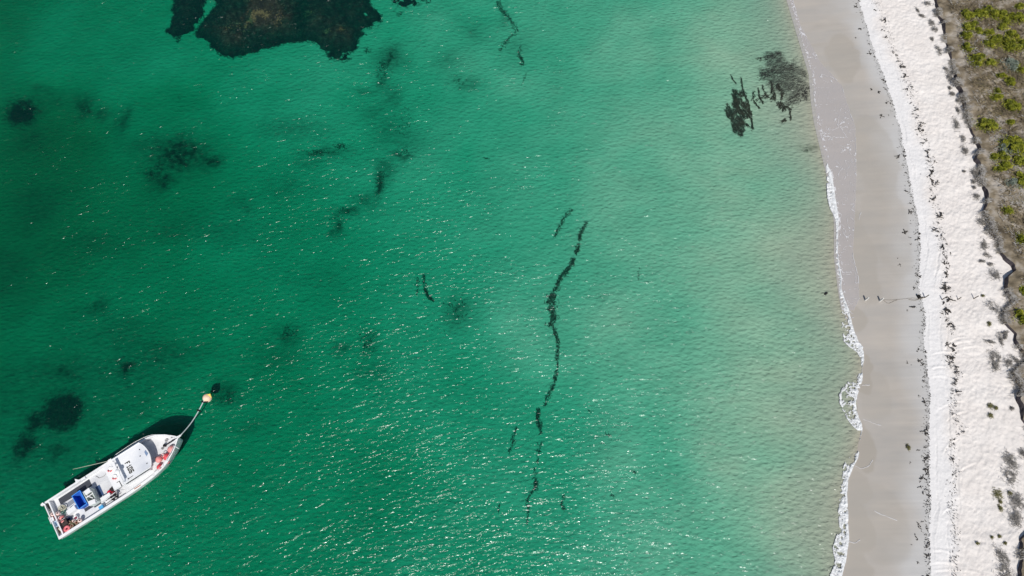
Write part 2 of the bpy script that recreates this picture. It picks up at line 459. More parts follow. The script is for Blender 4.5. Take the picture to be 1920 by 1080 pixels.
# dry sand with tracks and footprints
us = np.linspace(0, 1, 120)
Yd, Ud = np.meshgrid(rows_l, us, indexing='ij')
A, B = wet_x(Yd), scarp_x(Yd)
Xd = A + (B - A) * Ud
Zd = Z_WET + (Z_BASE - Z_WET) * (0.35 * Ud + 0.65 * Ud * Ud)
inn = smooth(0, .08, Ud) * smooth(0, .06, 1 - Ud)
off = Xd - A
rough_amt = smooth(1.8, 4.0, off)
Zd = Zd + inn * ((fbm(Xd * 2.6, Yd * 2.6, 3, 51) - .5) * (.075 + .10 * rough_amt) + (fbm(Xd * .5, Yd * .5, 3, 57) - .5) * .18 + (fbm(Xd * 6, Yd * 6, 2, 58) - .5) * .06 + (fbm(Xd * 1.2, Yd * .35, 3, 59) - .5) * .14)
wob = (fbm(Yd * .12, Yd * 0 + 4, 3, 61) - .5) * 1.6
for o_, wd_, hh in ((.5, .08, -.03), (.66, .06, .03), (1.75, .09, -.04), (1.95, .06, .035), (2.5, .08, -.03), (2.66, .06, .03)):
    Zd = Zd + inn * hh * 1.7 * np.exp(-((off - o_ * 1.25 - wob - (fbm(Yd * .3 + o_ * 7, Yd * 0, 3, 63) - .5) * .5) / wd_) ** 2) * smooth(.3, .6, fbm(Yd * .25 + o_ * 3, Xd * .3, 3, 65))
for (p0, p1) in (((1770, 655), (1822, 640)), ((1775, 664), (1835, 650)), ((1780, 643), (1812, 633)), ((1748, 665), (1790, 662)), ((1745, 692), (1790, 690)), ((1742, 710), (1780, 708)), ((1785, 745), (1808, 733)), ((1760, 768), (1812, 752)), ((1775, 790), (1812, 772)),
                 ((1745, 1058), (1800, 1062)), ((1750, 1072), (1840, 1076)), ((1745, 1035), (1790, 1040)), ((1770, 850), (1800, 822)), ((1785, 900), (1830, 868)), ((1768, 965), (1795, 952))):
    a = np.array(P(*p0, 1.1)); b = np.array(P(*p1, 1.25)); d = b - a; L_ = np.hypot(*d); d /= L_
    t = (Xd - a[0]) * d[0] + (Yd - a[1]) * d[1]; q = -(Xd - a[0]) * d[1] + (Yd - a[1]) * d[0] - .25 * np.sin(t / L_ * 3.1)
    env = smooth(-.3, .5, t) * smooth(-.3, .5, L_ - t)
    Zd = Zd + inn * env * (.055 * np.exp(-((q - .10) / .10) ** 2) - .05 * np.exp(-((q + .10) / .10) ** 2)) * (.4 + 1.2 * fbm(Xd * 1.5, Yd * 1.5, 2, 66))
dry = grid_mesh('dry_sand', Xd, Yd, Zd, sand_material('dry_sand', (.775, .732, .692), (.725, .675, .632), .04, 3.6, (1, 1, 1), .3, streak=(.745, .725, .71)))
dsh = smooth(3.6, 1.2, off + (fbm(Xd * .3, Yd * .3, 3, 44) - .5) * 3)
dry.data.attributes.new('damp', 'FLOAT', 'POINT').data.foreach_set('value', dsh.ravel().astype(np.float32))
tag(dry, 'white trampled dry sand between the weed line and the dune edge', kind='structure')
# scarp face
ks = np.linspace(0, 1, 9)
Ys, Ks = np.meshgrid(rows_l, ks, indexing='ij')
TOPH = Z_TOP + (fbm(Ys * .42, Ys * 0 + 2, 4, 71) - .56) * 1.15
Xs = scarp_x(Ys) + .10 * Ks + .22 * (fbm(Ys * 2.2, Ks * 3, 3, 73) - .5) * np.sin(np.pi * Ks)
Zs = Z_BASE + (TOPH - Z_BASE) * Ks
scarp = grid_mesh('dune_scarp', Xs, Ys, Zs, mat('scarp_soil', [(.05, .042, .05), (.10, .085, .09)], .95, 3.0, .05, 6))
tag(scarp, 'dark eroded face along the seaward dune edge', kind='structure')
# dune ground
us = np.concatenate([np.linspace(0, 28, 170), np.linspace(30, 320, 30)])
Yu, Uu = np.meshgrid(rows_l, us, indexing='ij')
Xu = scarp_x(Yu) + .10 + Uu
Zu = Z_TOP + .05 * Uu + (fbm(Xu * .25, Yu * .25, 4, 77) - .5) * 1.0 * smooth(0, 5, Uu) + (fbm(Xu * 2.5, Yu * 2.5, 3, 79) - .5) * .22 * smooth(0, .5, Uu)
Zu = Zu + (TOPH[:, -1] - Z_TOP)[:, None] * np.exp(-Uu / 1.2)
Zu[:, 0] = TOPH[:, -1]
dune_m = mat('dune_soil', [(.08, .064, .042), (.21, .17, .115), (.40, .36, .31)], .95, .55, .10, 4, detail=11)
dune = grid_mesh('dune_ground', Xu, Yu, Zu, dune_m)
tag(dune, 'brown and grey dune ground behind the eroded edge', kind='structure')

# ------------------------------------------------------------------ SETTING: the sea
def water_material():
    m = bpy.data.materials.new('sea_water'); m.use_nodes = True
    nt = m.node_tree; N = nt.nodes; L = nt.links
    N.remove(N['Principled BSDF']); out = N['Material Output']
    tc = N.new('ShaderNodeTexCoord')
    def wave(scale, sx, sy, rot, dist, det, prev=None, distort=0.0, gust=None):
        mp = N.new('ShaderNodeMapping'); mp.vector_type = 'TEXTURE'; mp.inputs['Scale'].default_value = (1 / sx, 1 / sy, 1); mp.inputs['Rotation'].default_value = (0, 0, R(rot))
        L.new(tc.outputs['Object'], mp.inputs['Vector'])
        n = N.new('ShaderNodeTexNoise'); n.noise_dimensions = '2D'
        n.inputs['Scale'].default_value = scale; n.inputs['Detail'].default_value = det; n.inputs['Distortion'].default_value = distort
        L.new(mp.outputs[0], n.inputs['Vector'])
        b = N.new('ShaderNodeBump'); b.inputs['Distance'].default_value = dist
        L.new(n.outputs['Fac'], b.inputs['Height'])
        if gust: L.new(gust.outputs[0], b.inputs['Strength'])
        if prev: L.new(prev.outputs[0], b.inputs['Normal'])
        return b
    # cat's paws: patches where the breeze roughens the surface more
    gm = N.new('ShaderNodeMapping'); gm.vector_type = 'TEXTURE'; gm.inputs['Scale'].default_value = (2.2, 1, 1); gm.inputs['Rotation'].default_value = (0, 0, R(24))
    L.new(tc.outputs['Object'], gm.inputs['Vector'])
    gn = N.new('ShaderNodeTexNoise'); gn.noise_dimensions = '2D'; gn.inputs['Scale'].default_value = .16; gn.inputs['Detail'].default_value = 4
    L.new(gm.outputs[0], gn.inputs['Vector'])
    gust = N.new('ShaderNodeMapRange'); gust.inputs['From Min'].default_value = .34; gust.inputs['From Max'].default_value = .66; gust.inputs['To Min'].default_value = .66; gust.inputs['To Max'].default_value = 1.0
    L.new(gn.outputs['Fac'], gust.inputs['Value'])
    b1 = wave(.30, .5, 1.0, 8, .14, 2)
    b2 = wave(1.0, .40, 1.0, 9, .275, 2, b1, .4, gust)
    b2b = wave(2.3, .40, 1.0, 13, .165, 2, b2, .3, gust)
    b3 = wave(4.6, .45, 1.0, 4, .05, 2, b2b, .2, gust)
    tr = N.new('ShaderNodeBsdfTransparent'); tr.inputs['Color'].default_value = (.98, .985, .985, 1)
    gl = N.new('ShaderNodeBsdfGlossy'); gl.inputs['Roughness'].default_value = .175
    L.new(b3.outputs[0], gl.inputs['Normal'])
    fr = N.new('ShaderNodeFresnel'); fr.inputs['IOR'].default_value = 1.333
    mx = N.new('ShaderNodeMixShader')
    L.new(fr.outputs[0], mx.inputs[0]); L.new(tr.outputs[0], mx.inputs[1]); L.new(gl.outputs[0], mx.inputs[2])
    L.new(mx.outputs[0], out.inputs['Surface'])
    va = N.new('ShaderNodeVolumeAbsorption')
    sr, sg, sb = 1.15, .180, .275
    va.inputs['Density'].default_value = 1.5
    va.inputs['Color'].default_value = (1 - sr / 1.5, 1 - sg / 1.5, 1 - sb / 1.5, 1)
    vs = N.new('ShaderNodeVolumeScatter'); vs.inputs['Color'].default_value = (.03, .80, 1.0, 1); vs.inputs['Density'].default_value = .06
    vs.inputs['Anisotropy'].default_value = .3
    av = N.new('ShaderNodeAddShader'); L.new(va.outputs[0], av.inputs[0]); L.new(vs.outputs[0], av.inputs[1])
    L.new(av.outputs[0], out.inputs['Volume'])
    return m
water_m = water_material()
xs = np.concatenate([np.linspace(-380, -126, 30), np.linspace(-120, 66, 300), [72, 90]])
ys = np.concatenate([np.linspace(-150, -18, 18), np.linspace(-15, 105, 200), np.linspace(112, 290, 24)])
Yt, Xt = np.meshgrid(ys, xs, indexing='ij')
sw = smooth(0, 10, fW(Yt) - Xt)
Zt = ((fbm(Xt * .12, Yt * .25, 3, 91) - .5) * .10 + (fbm(Xt * .4, Yt * .8, 2, 93) - .5) * .05) * sw
nr, nc = Xt.shape
V = np.stack([Xt, Yt, Zt], -1).reshape(-1, 3); F = grid_faces(nr, nc)
Vb = V.copy(); Vb[:, 2] = -7.0
def ringloop(nr, nc):
    return np.concatenate([np.arange(nc), np.arange(1, nr) * nc + nc - 1, (nr - 1) * nc + np.arange(nc - 2, -1, -1), np.arange(nr - 2, 0, -1) * nc])
rl = ringloop(nr, nc); nV = len(V)
base_i = nV + np.arange(len(rl))
Vall = np.concatenate([V, Vb[rl]])
side = np.stack([rl, base_i, np.roll(base_i, -1), np.roll(rl, -1)], -1)
ctr = len(Vall)
Vall = np.concatenate([Vall, [[0, 60, -7.0]]])
bot = np.stack([np.roll(base_i, -1), base_i, np.full(len(rl), ctr), np.full(len(rl), ctr)], -1)
me = bpy.data.meshes.new('sea_water')
me.from_pydata([tuple(v) for v in Vall.tolist()], [], [tuple(f) for f in np.concatenate([F, side]).tolist()] + [(int(a), int(b), ctr) for a, b, _, _ in bot])
me.polygons.foreach_set('use_smooth', np.concatenate([np.ones(len(F), bool), np.zeros(2 * len(rl), bool)]))
me.update(); me.materials.append(water_m)
sea = bpy.data.objects.new('sea_water', me); COL.objects.link(sea)
tag(sea, 'clear green sea with small sunlit ripples', kind='structure')
# ------------------------------------------------------------------ leaf and blade scatter helpers
def blades(C, D, Lh, Wd, bend=0.3, seg=2, up=0.25):
    """ribbons: centres C (n,3), heading D (n), length Lh, width Wd -> V,F"""
    n = len(C)
    t = np.linspace(-.5, .5, seg + 1)
    k = rng.normal(0, bend, n)
    V = np.zeros((n, seg + 1, 2, 3))
    rise = rng.uniform(0, up, n)
    for i, tt in enumerate(t):
        a = D + k * tt * 2
        px = C[:, 0] + np.cos(D + k * tt) * Lh * tt; py = C[:, 1] + np.sin(D + k * tt) * Lh * tt
        pz = C[:, 2] + rise * Lh * (tt + .5)
        w = Wd * (.5 - .38 * abs(tt) * 2 * .9) 
        nx, ny = -np.sin(a), np.cos(a)
        tw = rng.uniform(-.5, .5, n)
        V[:, i, 0] = np.stack([px + nx * w, py + ny * w, pz + w * tw], -1)
        V[:, i, 1] = np.stack([px - nx * w, py - ny * w, pz - w * tw], -1)
    V = V.reshape(-1, 3)
    b = (np.arange(n) * (seg + 1) * 2)[:, None, None] + (np.arange(seg) * 2)[None, :, None] + np.array([0, 1, 3, 2])[None, None, :]
    return V, b.reshape(-1, 4)

def leaves(C, size, up=0.5):
    """rhombus leaves with random facing, biased upward"""
    n = len(C)
    nrm = rng.normal(0, 1, (n, 3)); nrm /= np.linalg.norm(nrm, axis=1)[:, None]
    nrm[:, 2] = np.abs(nrm[:, 2]) + up; nrm /= np.linalg.norm(nrm, axis=1)[:, None]
    a = np.cross(nrm, rng.normal(0, 1, (n, 3))); a /= np.linalg.norm(a, axis=1)[:, None]
    b = np.cross(nrm, a)
    s = (size * rng.uniform(.6, 1.4, n))[:, None]
    V = np.stack([C - a * s, C + b * s * .5, C + a * s, C - b * s * .5], 1).reshape(-1, 3)
    return V, np.arange(4 * n).reshape(-1, 4)

def in_poly(x, y, poly):
    inside = np.zeros(x.shape, bool); dist = np.full(x.shape, 1e9)
    n = len(poly)
    for i in range(n):
        x0, y0 = poly[i]; x1, y1 = poly[(i + 1) % n]
        cond = ((y0 > y) != (y1 > y)) & (x < (x1 - x0) * (y - y0) / (y1 - y0 + 1e-12) + x0)
        inside ^= cond
        dx, dy = x1 - x0, y1 - y0
        t = np.clip(((x - x0) * dx + (y - y0) * dy) / (dx * dx + dy * dy + 1e-12), 0, 1)
        dist = np.minimum(dist, np.hypot(x - x0 - t * dx, y - y0 - t * dy))
    return np.where(inside, dist, -dist)

# ------------------------------------------------------------------ REEF at the top of the bay
kelp_m = mat('kelp', [(.005, .009, .007), (.016, .024, .016), (.052, .062, .042)], .6, 1.4, detail=8)
kelp_tan = mat('tan_kelp', [(.06, .058, .028), (.16, .145, .07)], .6, 2.0)
reef_m = mat('reef_stone', [(.006, .010, .010), (.03, .03, .02)], .9, .8, .06, 5)
def reef(name, pxpoly, top, label, peaks, nleaf, edge=3.0, zs=-.8, tan=None):
    poly = [P(x, y, zs) for x, y in pxpoly]
    pa = np.array(poly); x0, y0 = pa.min(0) - .8; x1, y1 = pa.max(0) + .8
    nx, ny = int((x1 - x0) / .16), int((y1 - y0) / .16)
    Xr, Yr = np.meshgrid(np.linspace(x0, x1, nx), np.linspace(y0, y1, ny))
    sd = in_poly(Xr, Yr, poly) + (fbm(Xr * .8, Yr * .8, 4, 101) - .5) * 1.5
    zb = bed_z(Xr, Yr) - .15
    h = smooth(0, edge, sd)
    Z = zb + (top - zb) * h * (.8 + .2 * smooth(0, 5, sd)) + h * ((fbm(Xr * .5, Yr * .5, 4, 103) - .5) * 1.0 + (fbm(Xr * 2, Yr * 2, 3, 104) - .5) * .5)
    for px, py, r, a in peaks:
        cx, cy = P(px, py, 0); Z = Z + a * np.exp(-((Xr - cx) ** 2 + (Yr - cy) ** 2) / r ** 2) * h
    Z = np.minimum(Z, -.10)
    keep = sd > -.25
    root = empty(name, (pa[:, 0].mean(), pa[:, 1].mean(), 0), label=label, cat='reef')
    o = grid_mesh('stone', Xr - root.location.x, Yr - root.location.y, Z, reef_m, keep)
    o.parent = root
    idx = np.argwhere((sd > rng.uniform(-.9, .3, sd.shape))); w = idx[rng.integers(0, len(idx), nleaf)]
    C = np.stack([Xr[w[:, 0], w[:, 1]], Yr[w[:, 0], w[:, 1]], Z[w[:, 0], w[:, 1]] + .06], -1)
    C[:, :2] += rng.normal(0, .08, (nleaf, 2)) - np.array([root.location.x, root.location.y])
    C[:, 2] = np.minimum(C[:, 2], -.12)
    V, F = blades(C, rng.normal(2.6, .6, nleaf), rng.uniform(.25, .7, nleaf), rng.uniform(.05, .13, nleaf), .6, 2, .12)
    V[:, 2] = np.minimum(V[:, 2], -.05)
    k = np_mesh('kelp_cover', V, F, kelp_m, root); k['kind'] = 'stuff'
    if tan:
        cc = []
        for px, py, rx, ry, m_ in tan:
            cx, cy = P(px, py, -.2)
            q = rng.normal(0, 1, (m_, 2)) * .55
            cc.append(np.stack([cx + q[:, 0] * rx * .07, cy + q[:, 1] * ry * .085], -1))
        cc = np.concatenate(cc)
        ii = np.clip(((cc[:, 1] - y0) / (y1 - y0) * (ny - 1)).astype(int), 0, ny - 1); jj = np.clip(((cc[:, 0] - x0) / (x1 - x0) * (nx - 1)).astype(int), 0, nx - 1)
        C = np.concatenate([cc - np.array([root.location.x, root.location.y]), np.minimum(Z[ii, jj] + .14, -.07)[:, None]], 1)
        V, F = blades(C, rng.uniform(0, 6.3, len(C)), rng.uniform(.18, .45, len(C)), rng.uniform(.05, .12, len(C)), .6, 2, .1)
        V[:, 2] = np.minimum(V[:, 2], -.04)
        k = np_mesh('tan_kelp', V, F, kelp_tan, root); k['kind'] = 'stuff'
    return root
reef('reef_rock', [(300, -90), (312, 0), (304, 12), (316, 22), (306, 40), (300, 58), (310, 70), (328, 74), (346, 62), (364, 50), (378, 30), (390, 8), (404, -90)], -.9,
     'narrow dark weedy reef at the left end of the reef row', [], 4500)
reef('reef_rock', [(402, -90), (394, 0), (372, 26), (356, 44), (358, 64), (384, 80), (404, 98), (424, 107), (446, 106), (470, 98), (500, 92), (530, 84), (574, 82), (580, 60), (578, -90)], -.55,
     'large brown weed covered reef with a pale tan crown', [(490, 25, 3.5, .30), (450, 70, 4, .15), (515, 20, 3, .25)], 15000, tan=[(472, 36, 10, 8, 190), (486, 25, 18, 7, 230), (500, 30, 10, 7, 70), (461, 50, 4, 5, 26), (490, -8, 60, 12, 130), (522, 40, 10, 20, 60), (440, 45, 30, 16, 40)])
reef('reef_rock', [(546, -90), (546, 0), (546, 60), (548, 80), (590, 88), (604, 98), (602, 106), (620, 115), (640, 121), (656, 115), (676, 97), (686, 75), (691, 57), (712, 50), (725, 38), (722, 20), (706, 5), (702, -90)], -.95,
     'broad dark reef with two weedy points right of the tan crown', [(625, 55, 3, .45), (590, 20, 3, .3)], 9500, tan=[(612, 55, 8, 6, 36), (640, 55, 8, 5, 36), (575, 20, 14, 12, 60)])
reef('reef_rock', [(716, -60), (726, 6), (748, 17), (778, 15), (806, 11), (840, 3), (862, -60)], -.9,
     'small dark reef tip at the top edge of the bay', [], 1500)

# ------------------------------------------------------------------ SEAGRASS tufts and loose weed on the sea bed
grass_m = mat('seagrass', [(.018, .035, .022), (.05, .075, .04)], .7, 2.0)
weed_m = mat('seaweed', [(.018, .026, .015), (.065, .07, .042)], .6, 3.0)
def seagrass(px, py, rx, ry, n, label, dens=.55):
    cx, cy = P(px, py, -1.8)
    sx, sy = rx * 85 / 1180, ry * 85 / 1090
    q = rng.normal(0, 1, (n, 2)) * dens
    jit = (fbm(q[:, 0] * 2 + px, q[:, 1] * 2 + py, 3, 17) - .3)
    q = q[jit > rng.uniform(-.15, .3, n)]
    x, y = cx + q[:, 0] * sx, cy + q[:, 1] * sy
    C = np.stack([x - cx, y - cy, bed_z(x, y) + rng.uniform(.02, .3, len(x))], -1)
    V, F = blades(C, rng.uniform(0, 6.3, len(x)), rng.uniform(.15, .5, len(x)), rng.uniform(.03, .08, len(x)), .5, 2, .5)
    V[:, 2] = np.minimum(V[:, 2], -.1)
    o = np_mesh('seagrass_patch', V, F, grass_m); o.location = (cx, cy, 0)
    tag(o, label, 'seagrass', 'seagrass patches on the sea bed', 'stuff' if n < 900 else None)
for a in [(110, 772, 24, 21, 4200, 'large round black seagrass patch up and left of the boat'), (33, 205, 26, 24, 2200, 'dark blurred seagrass patch near the left edge below the reefs'),
          (62, 788, 16, 14, 160, 'faint seagrass patch just left of the round black one'), (38, 832, 18, 18, 220, 'faint seagrass patch by the left edge above the stern'),
          (285, 318, 16, 14, 160, 'blurred seagrass tuft in the deep dark water left of centre'), (340, 280, 24, 16, 120, 'thin seagrass scatter in the deep water above the tuft'),
          (690, 100, 9, 7, 60, 'tiny seagrass tuft at the lower right of the broad reef'), (750, 33, 8, 6, 40, 'tiny seagrass tuft right of the reef row'),
          (720, 135, 14, 24, 170, 'speckled seagrass strip trailing down from the reefs'), (640, 277, 14, 6, 90, 'short dark weed streak in the mid bay'),
          (600, 288, 30, 7, 90, 'long faint weed streak left of the short dark one'), (758, 290, 16, 6, 60, 'thin slanted weed mark right of the short streak'),
          (713, 350, 8, 22, 110, 'narrow upright weed mark above the bay centre'), (636, 412, 14, 18, 90, 'ragged weed mark below the narrow upright one'),
          (858, 585, 22, 22, 60, 'pale scattered seagrass at the bay centre'), (540, 622, 14, 10, 50, 'faint oval seagrass stain above the mooring buoy'),
          (685, 645, 14, 20, 60, 'faint upright seagrass stain right of the oval one'), (428, 745, 12, 10, 40, 'dark seagrass smudge right of the mooring buoy'),
          (1510, 294, 13, 4, 110, 'brown smear of fine weed close to the wash'), (335, 180, 5, 5, 10, 'single small weed speck below the narrow reef'),
          (860, 158, 16, 14, 40, 'thin greenish weed speckle in the upper mid bay'), (760, 230, 20, 30, 80, 'sparse seagrass specks under the speckled strip')]:
    seagrass(*a)

def strand(pts, n, label, spread=.35, lw=(.25, .75), group='weed strands lying in the clear shallows', zoff=.08, ww=(.035, .085), heads=None, surf=False):
    """weed lying along a surveyed line; pts = (px,py,weight)"""
    w = [(*P(x, y, -.7), wt) for x, y, wt in pts]; spread *= .72; n = int(n * .7)
    seg = [(np.hypot(w[i + 1][0] - w[i][0], w[i + 1][1] - w[i][1]) * (w[i][2] + w[i + 1][2]) / 2) for i in range(len(w) - 1)]
    cum = np.concatenate([[0], np.cumsum(seg)]); t = rng.uniform(0, cum[-1], n)
    i = np.clip(np.searchsorted(cum, t) - 1, 0, len(w) - 2); f = (t - cum[i]) / np.maximum(cum[i + 1] - cum[i], 1e-6)
    A = np.array(w)[:, :3]
    xy = A[i, :2] * (1 - f[:, None]) + A[i + 1, :2] * f[:, None]; wt = A[i, 2] * (1 - f) + A[i + 1, 2] * f
    d = np.arctan2(A[i + 1, 1] - A[i, 1], A[i + 1, 0] - A[i, 0])
    gap = fbm(xy[:, 0] * 1.6, xy[:, 1] * 1.6, 3, 29) > (.33 if n > 250 else .0)
    xy, wt, d = xy[gap], wt[gap], d[gap]; n = len(xy)
    nn = (fbm(xy[:, 0] * .9, xy[:, 1] * .9, 3, 19) - .5) * 2.2
    xy = xy + np.stack([-np.sin(d), np.cos(d)], -1) * (rng.normal(0, spread, n) * np.sqrt(wt) * 1.0 + nn * spread)[:, None]
    o0 = xy.mean(0)
    z = np.minimum(bed_z(xy[:, 0], xy[:, 1]) + zoff + rng.uniform(0, .12, n), -.06)
    C = np.stack([xy[:, 0] - o0[0], xy[:, 1] - o0[1], z], -1)
    V, F = blades(C, d + rng.normal(0, .7, n), rng.uniform(*lw, n), rng.uniform(*ww, n), .7, 3, .2)
    V[:, 2] = np.minimum(V[:, 2], -.04)
    o = np_mesh('seaweed_strand', V, F, weed_m); o.location = (o0[0], o0[1], 0)
    tag(o, label, 'seaweed', group)
strand([(1100, 418, .6), (1090, 440, 1), (1083, 470, 1), (1070, 500, 1.2), (1052, 520, 1.4), (1040, 545, 1.3)], 620, 'upper arm of the longest dark weed strand in the bay', .22)
strand([(1036, 545, 1.4), (1033, 570, 2.2), (1036, 600, 1.3), (1032, 612, 1)], 420, 'thickest dark weed clot at the bend of the longest strand', .3)
strand([(1038, 612, 1), (1046, 640, .8), (1046, 690, .7), (1040, 715, 1), (1030, 740, 1.1), (1022, 760, .5)], 330, 'lower run of the longest weed strand below its bend', .18)
strand([(1009, 765, 1), (1009, 790, 1.3), (1014, 812, .8)], 150, 'short thick weed length following under the longest strand', .17)
strand([(1015, 830, 1), (1012, 850, .4), (1002, 880, .8), (1006, 915, .8), (990, 935, .8), (990, 960, .7), (988, 982, .4)], 170, 'broken thin weed length among the sun glints', .2)
strand([(1074, 392, .6), (1060, 405, 1), (1048, 425, 1), (1040, 444, .7)], 130, 'short forked weed strand beside the top of the longest strand', .2)
strand([(794, 512, .5), (796, 540, .8), (803, 552, 1.2), (812, 562, .8)], 150, 'hooked black weed strand left of the bay centre', .16)
strand([(782, 515, .5), (780, 550, .5)], 36, 'faint weed wisp left of the hooked strand', .22)
strand([(968, 800, .6), (962, 825, 1), (955, 848, .5)], 60, 'short leaning weed strand left of the broken lengths', .13)
strand([(935, 0, 1), (940, 20, 1.2), (955, 30, .8), (963, 45, 1), (968, 60, .8), (950, 75, .9), (938, 95, .4)], 330, 'zigzag weed strand at the top middle of the bay', .3)
strand([(977, 85, .8), (973, 100, .9), (982, 120, 1.2), (975, 122, .8)], 120, 'small forked weed strand under the zigzag strand', .17)
strand([(988, 135, .6), (978, 160, .4)], 20, 'last thin weed wisp below the zigzag strands', .12)
strand([(1060, 930, .5), (1052, 945, .8), (1060, 955, .4)], 36, 'small weed knot right of the broken lengths', .2)
strand([(1198, 505, .5), (1195, 530, .3)], 14, 'tiny weed thread right of the thick weed clot', .12)
strand([(936, 945, .6), (934, 960, .5)], 14, 'tiny weed thread near the bottom left of the broken lengths', .1)
for x, y, lab in ((1105, 770, 'weed scrap right of the lower strand run'), (1140, 815, 'lone weed scrap among glints right of the short thick length'), (1187, 885, 'lone weed scrap in pale water at lower right of the strands'),
                  (912, 295, 'lone weed scrap in the upper middle bay'), (1150, 930, 'lone weed scrap near the bottom in pale water')):
    strand([(x - 4, y - 2, 1), (x + 4, y + 3, 1)], 9, 'small ' + lab, .1)

# dark weed rafts by the beach
raft_m = mat('weed_raft', [(.018, .022, .014), (.055, .052, .034)], .6, 2.0)
def raft(polys, n, label, head, lw=(.25, .8), ww=(.04, .10), strands=(), sd_min=-.1, m=None, ragged=2.9, soft=False):
    V, F = [], []; nv = 0
    cx, cy = P(*polys[0][0], -.25)
    for poly in polys:
        wpoly = [P(x, y, -.25) for x, y in poly]; pa = np.array(wpoly)
        q = rng.uniform(pa.min(0) - .3, pa.max(0) + .3, (n * 3, 2))
        sd = in_poly(q[:, 0], q[:, 1], wpoly) + (fbm(q[:, 0] * 1.5, q[:, 1] * .8, 4, 23) - .5) * ragged
        q = q[sd > (rng.uniform(-1.3, .6, len(sd)) if soft else sd_min)][:n]
        z = np.minimum(bed_z(q[:, 0], q[:, 1]) + rng.uniform(.03, .16, len(q)), -.03)
        v, f = blades(np.stack([q[:, 0] - cx, q[:, 1] - cy, z], -1), rng.normal(head, .45, len(q)), rng.uniform(*lw, len(q)), rng.uniform(*ww, len(q)), .5, 3, .1)
        V.append(v); F.append(f + nv); nv += len(v)
    for pts, m_, sp in strands:
        w = np.array([P(x, y, -.25) for x, y in pts]); t = rng.uniform(0, len(w) - 1.001, m_); i = t.astype(int); f_ = (t - i)[:, None]
        q = w[i] * (1 - f_) + w[i + 1] * f_ + rng.normal(0, sp, (m_, 2))
        d = np.arctan2((w[i + 1] - w[i])[:, 1], (w[i + 1] - w[i])[:, 0]) + rng.normal(0, .3, m_)
        z = np.minimum(bed_z(q[:, 0], q[:, 1]) + rng.uniform(.03, .12, m_), -.03)
        v, f = blades(np.stack([q[:, 0] - cx, q[:, 1] - cy, z], -1), d, rng.uniform(.25, .6, m_), rng.uniform(.07, .14, m_), .4, 3, .1)
        V.append(v); F.append(f + nv); nv += len(v)
    V = np.concatenate(V); V[:, 2] = np.minimum(V[:, 2], -.025)
    o = np_mesh('seaweed_raft', V, np.concatenate(F), m or raft_m); o.location = (cx, cy, 0)
    return tag(o, label, 'seaweed', 'dark weed rafts beside the beach')
raft([[(1367, 196), (1374, 194), (1382, 212), (1388, 228), (1393, 245), (1390, 253), (1378, 240), (1366, 222)],
      [(1376, 178), (1382, 172), (1390, 185), (1400, 192), (1404, 205), (1402, 222), (1392, 228), (1386, 212)]], 640, 'largest black ragged weed raft in the shallows, the seaward one', 2.0,
     strands=[([(1402, 215), (1408, 224), (1411, 244)], 60, .08), ([(1376, 180), (1380, 197)], 60, .09), ([(1396, 232), (1404, 238)], 30, .1)])
raft([[(1446, 184), (1452, 182), (1460, 190), (1466, 176), (1470, 200), (1478, 204), (1464, 207), (1452, 200)]], 260, 'compact black weed raft beside the grey weed cloud', 1.2)
def rstrand(pts, m_, sp, label):
    w = np.array([P(x, y, -.25) for x, y in pts]); t = rng.uniform(0, len(w) - 1.001, m_); i = t.astype(int); f_ = (t - i)[:, None]
    q = w[i] * (1 - f_) + w[i + 1] * f_ + rng.normal(0, sp, (m_, 2))
    d = np.arctan2((w[i + 1] - w[i])[:, 1], (w[i + 1] - w[i])[:, 0]) + rng.normal(0, .3, m_)
    z = np.minimum(bed_z(q[:, 0], q[:, 1]) + rng.uniform(.03, .12, m_), -.03)
    c = q.mean(0)
    v, f = blades(np.stack([q[:, 0] - c[0], q[:, 1] - c[1], z], -1), d, rng.uniform(.25, .6, m_), rng.uniform(.05, .12, m_), .4, 3, .1)
    v[:, 2] = np.minimum(v[:, 2], -.025)
    o = np_mesh('seaweed_strand', v, f, raft_m); o.location = (c[0], c[1], 0)
    tag(o, label, 'seaweed', 'weed strands between the dark rafts')
rstrand([(1389, 146), (1392, 165), (1396, 178), (1402, 192), (1405, 205)], 110, .07, 'long weed tail running up from the largest black raft')
rstrand([(1370, 139), (1374, 150), (1380, 157)], 34, .04, 'short thin weed strand up and left of the long tail')
rstrand([(1446, 154), (1448, 165), (1445, 176)], 60, .1, 'thick short weed strand at the left rim of the grey cloud')
rstrand([(1457, 160), (1463, 172)], 60, .15, 'stubby weed strand inside the grey cloud above the compact raft')
rstrand([(1428, 160), (1434, 178), (1440, 184)], 46, .07, 'bent weed strand between the rafts, nearest the grey cloud')
rstrand([(1421, 166), (1424, 184), (1430, 194)], 60, .07, 'middle weed strand of those between the two black rafts')
rstrand([(1412, 172), (1412, 190), (1424, 204)], 60, .10, 'weed strand between the rafts, nearest the largest raft')
rstrand([(1472, 200), (1480, 206), (1482, 226)], 60, .1, 'drooping weed strand hanging from the compact raft')
rstrand([(1465, 230), (1472, 226)], 30, .12, 'separate weed fleck below the compact raft')
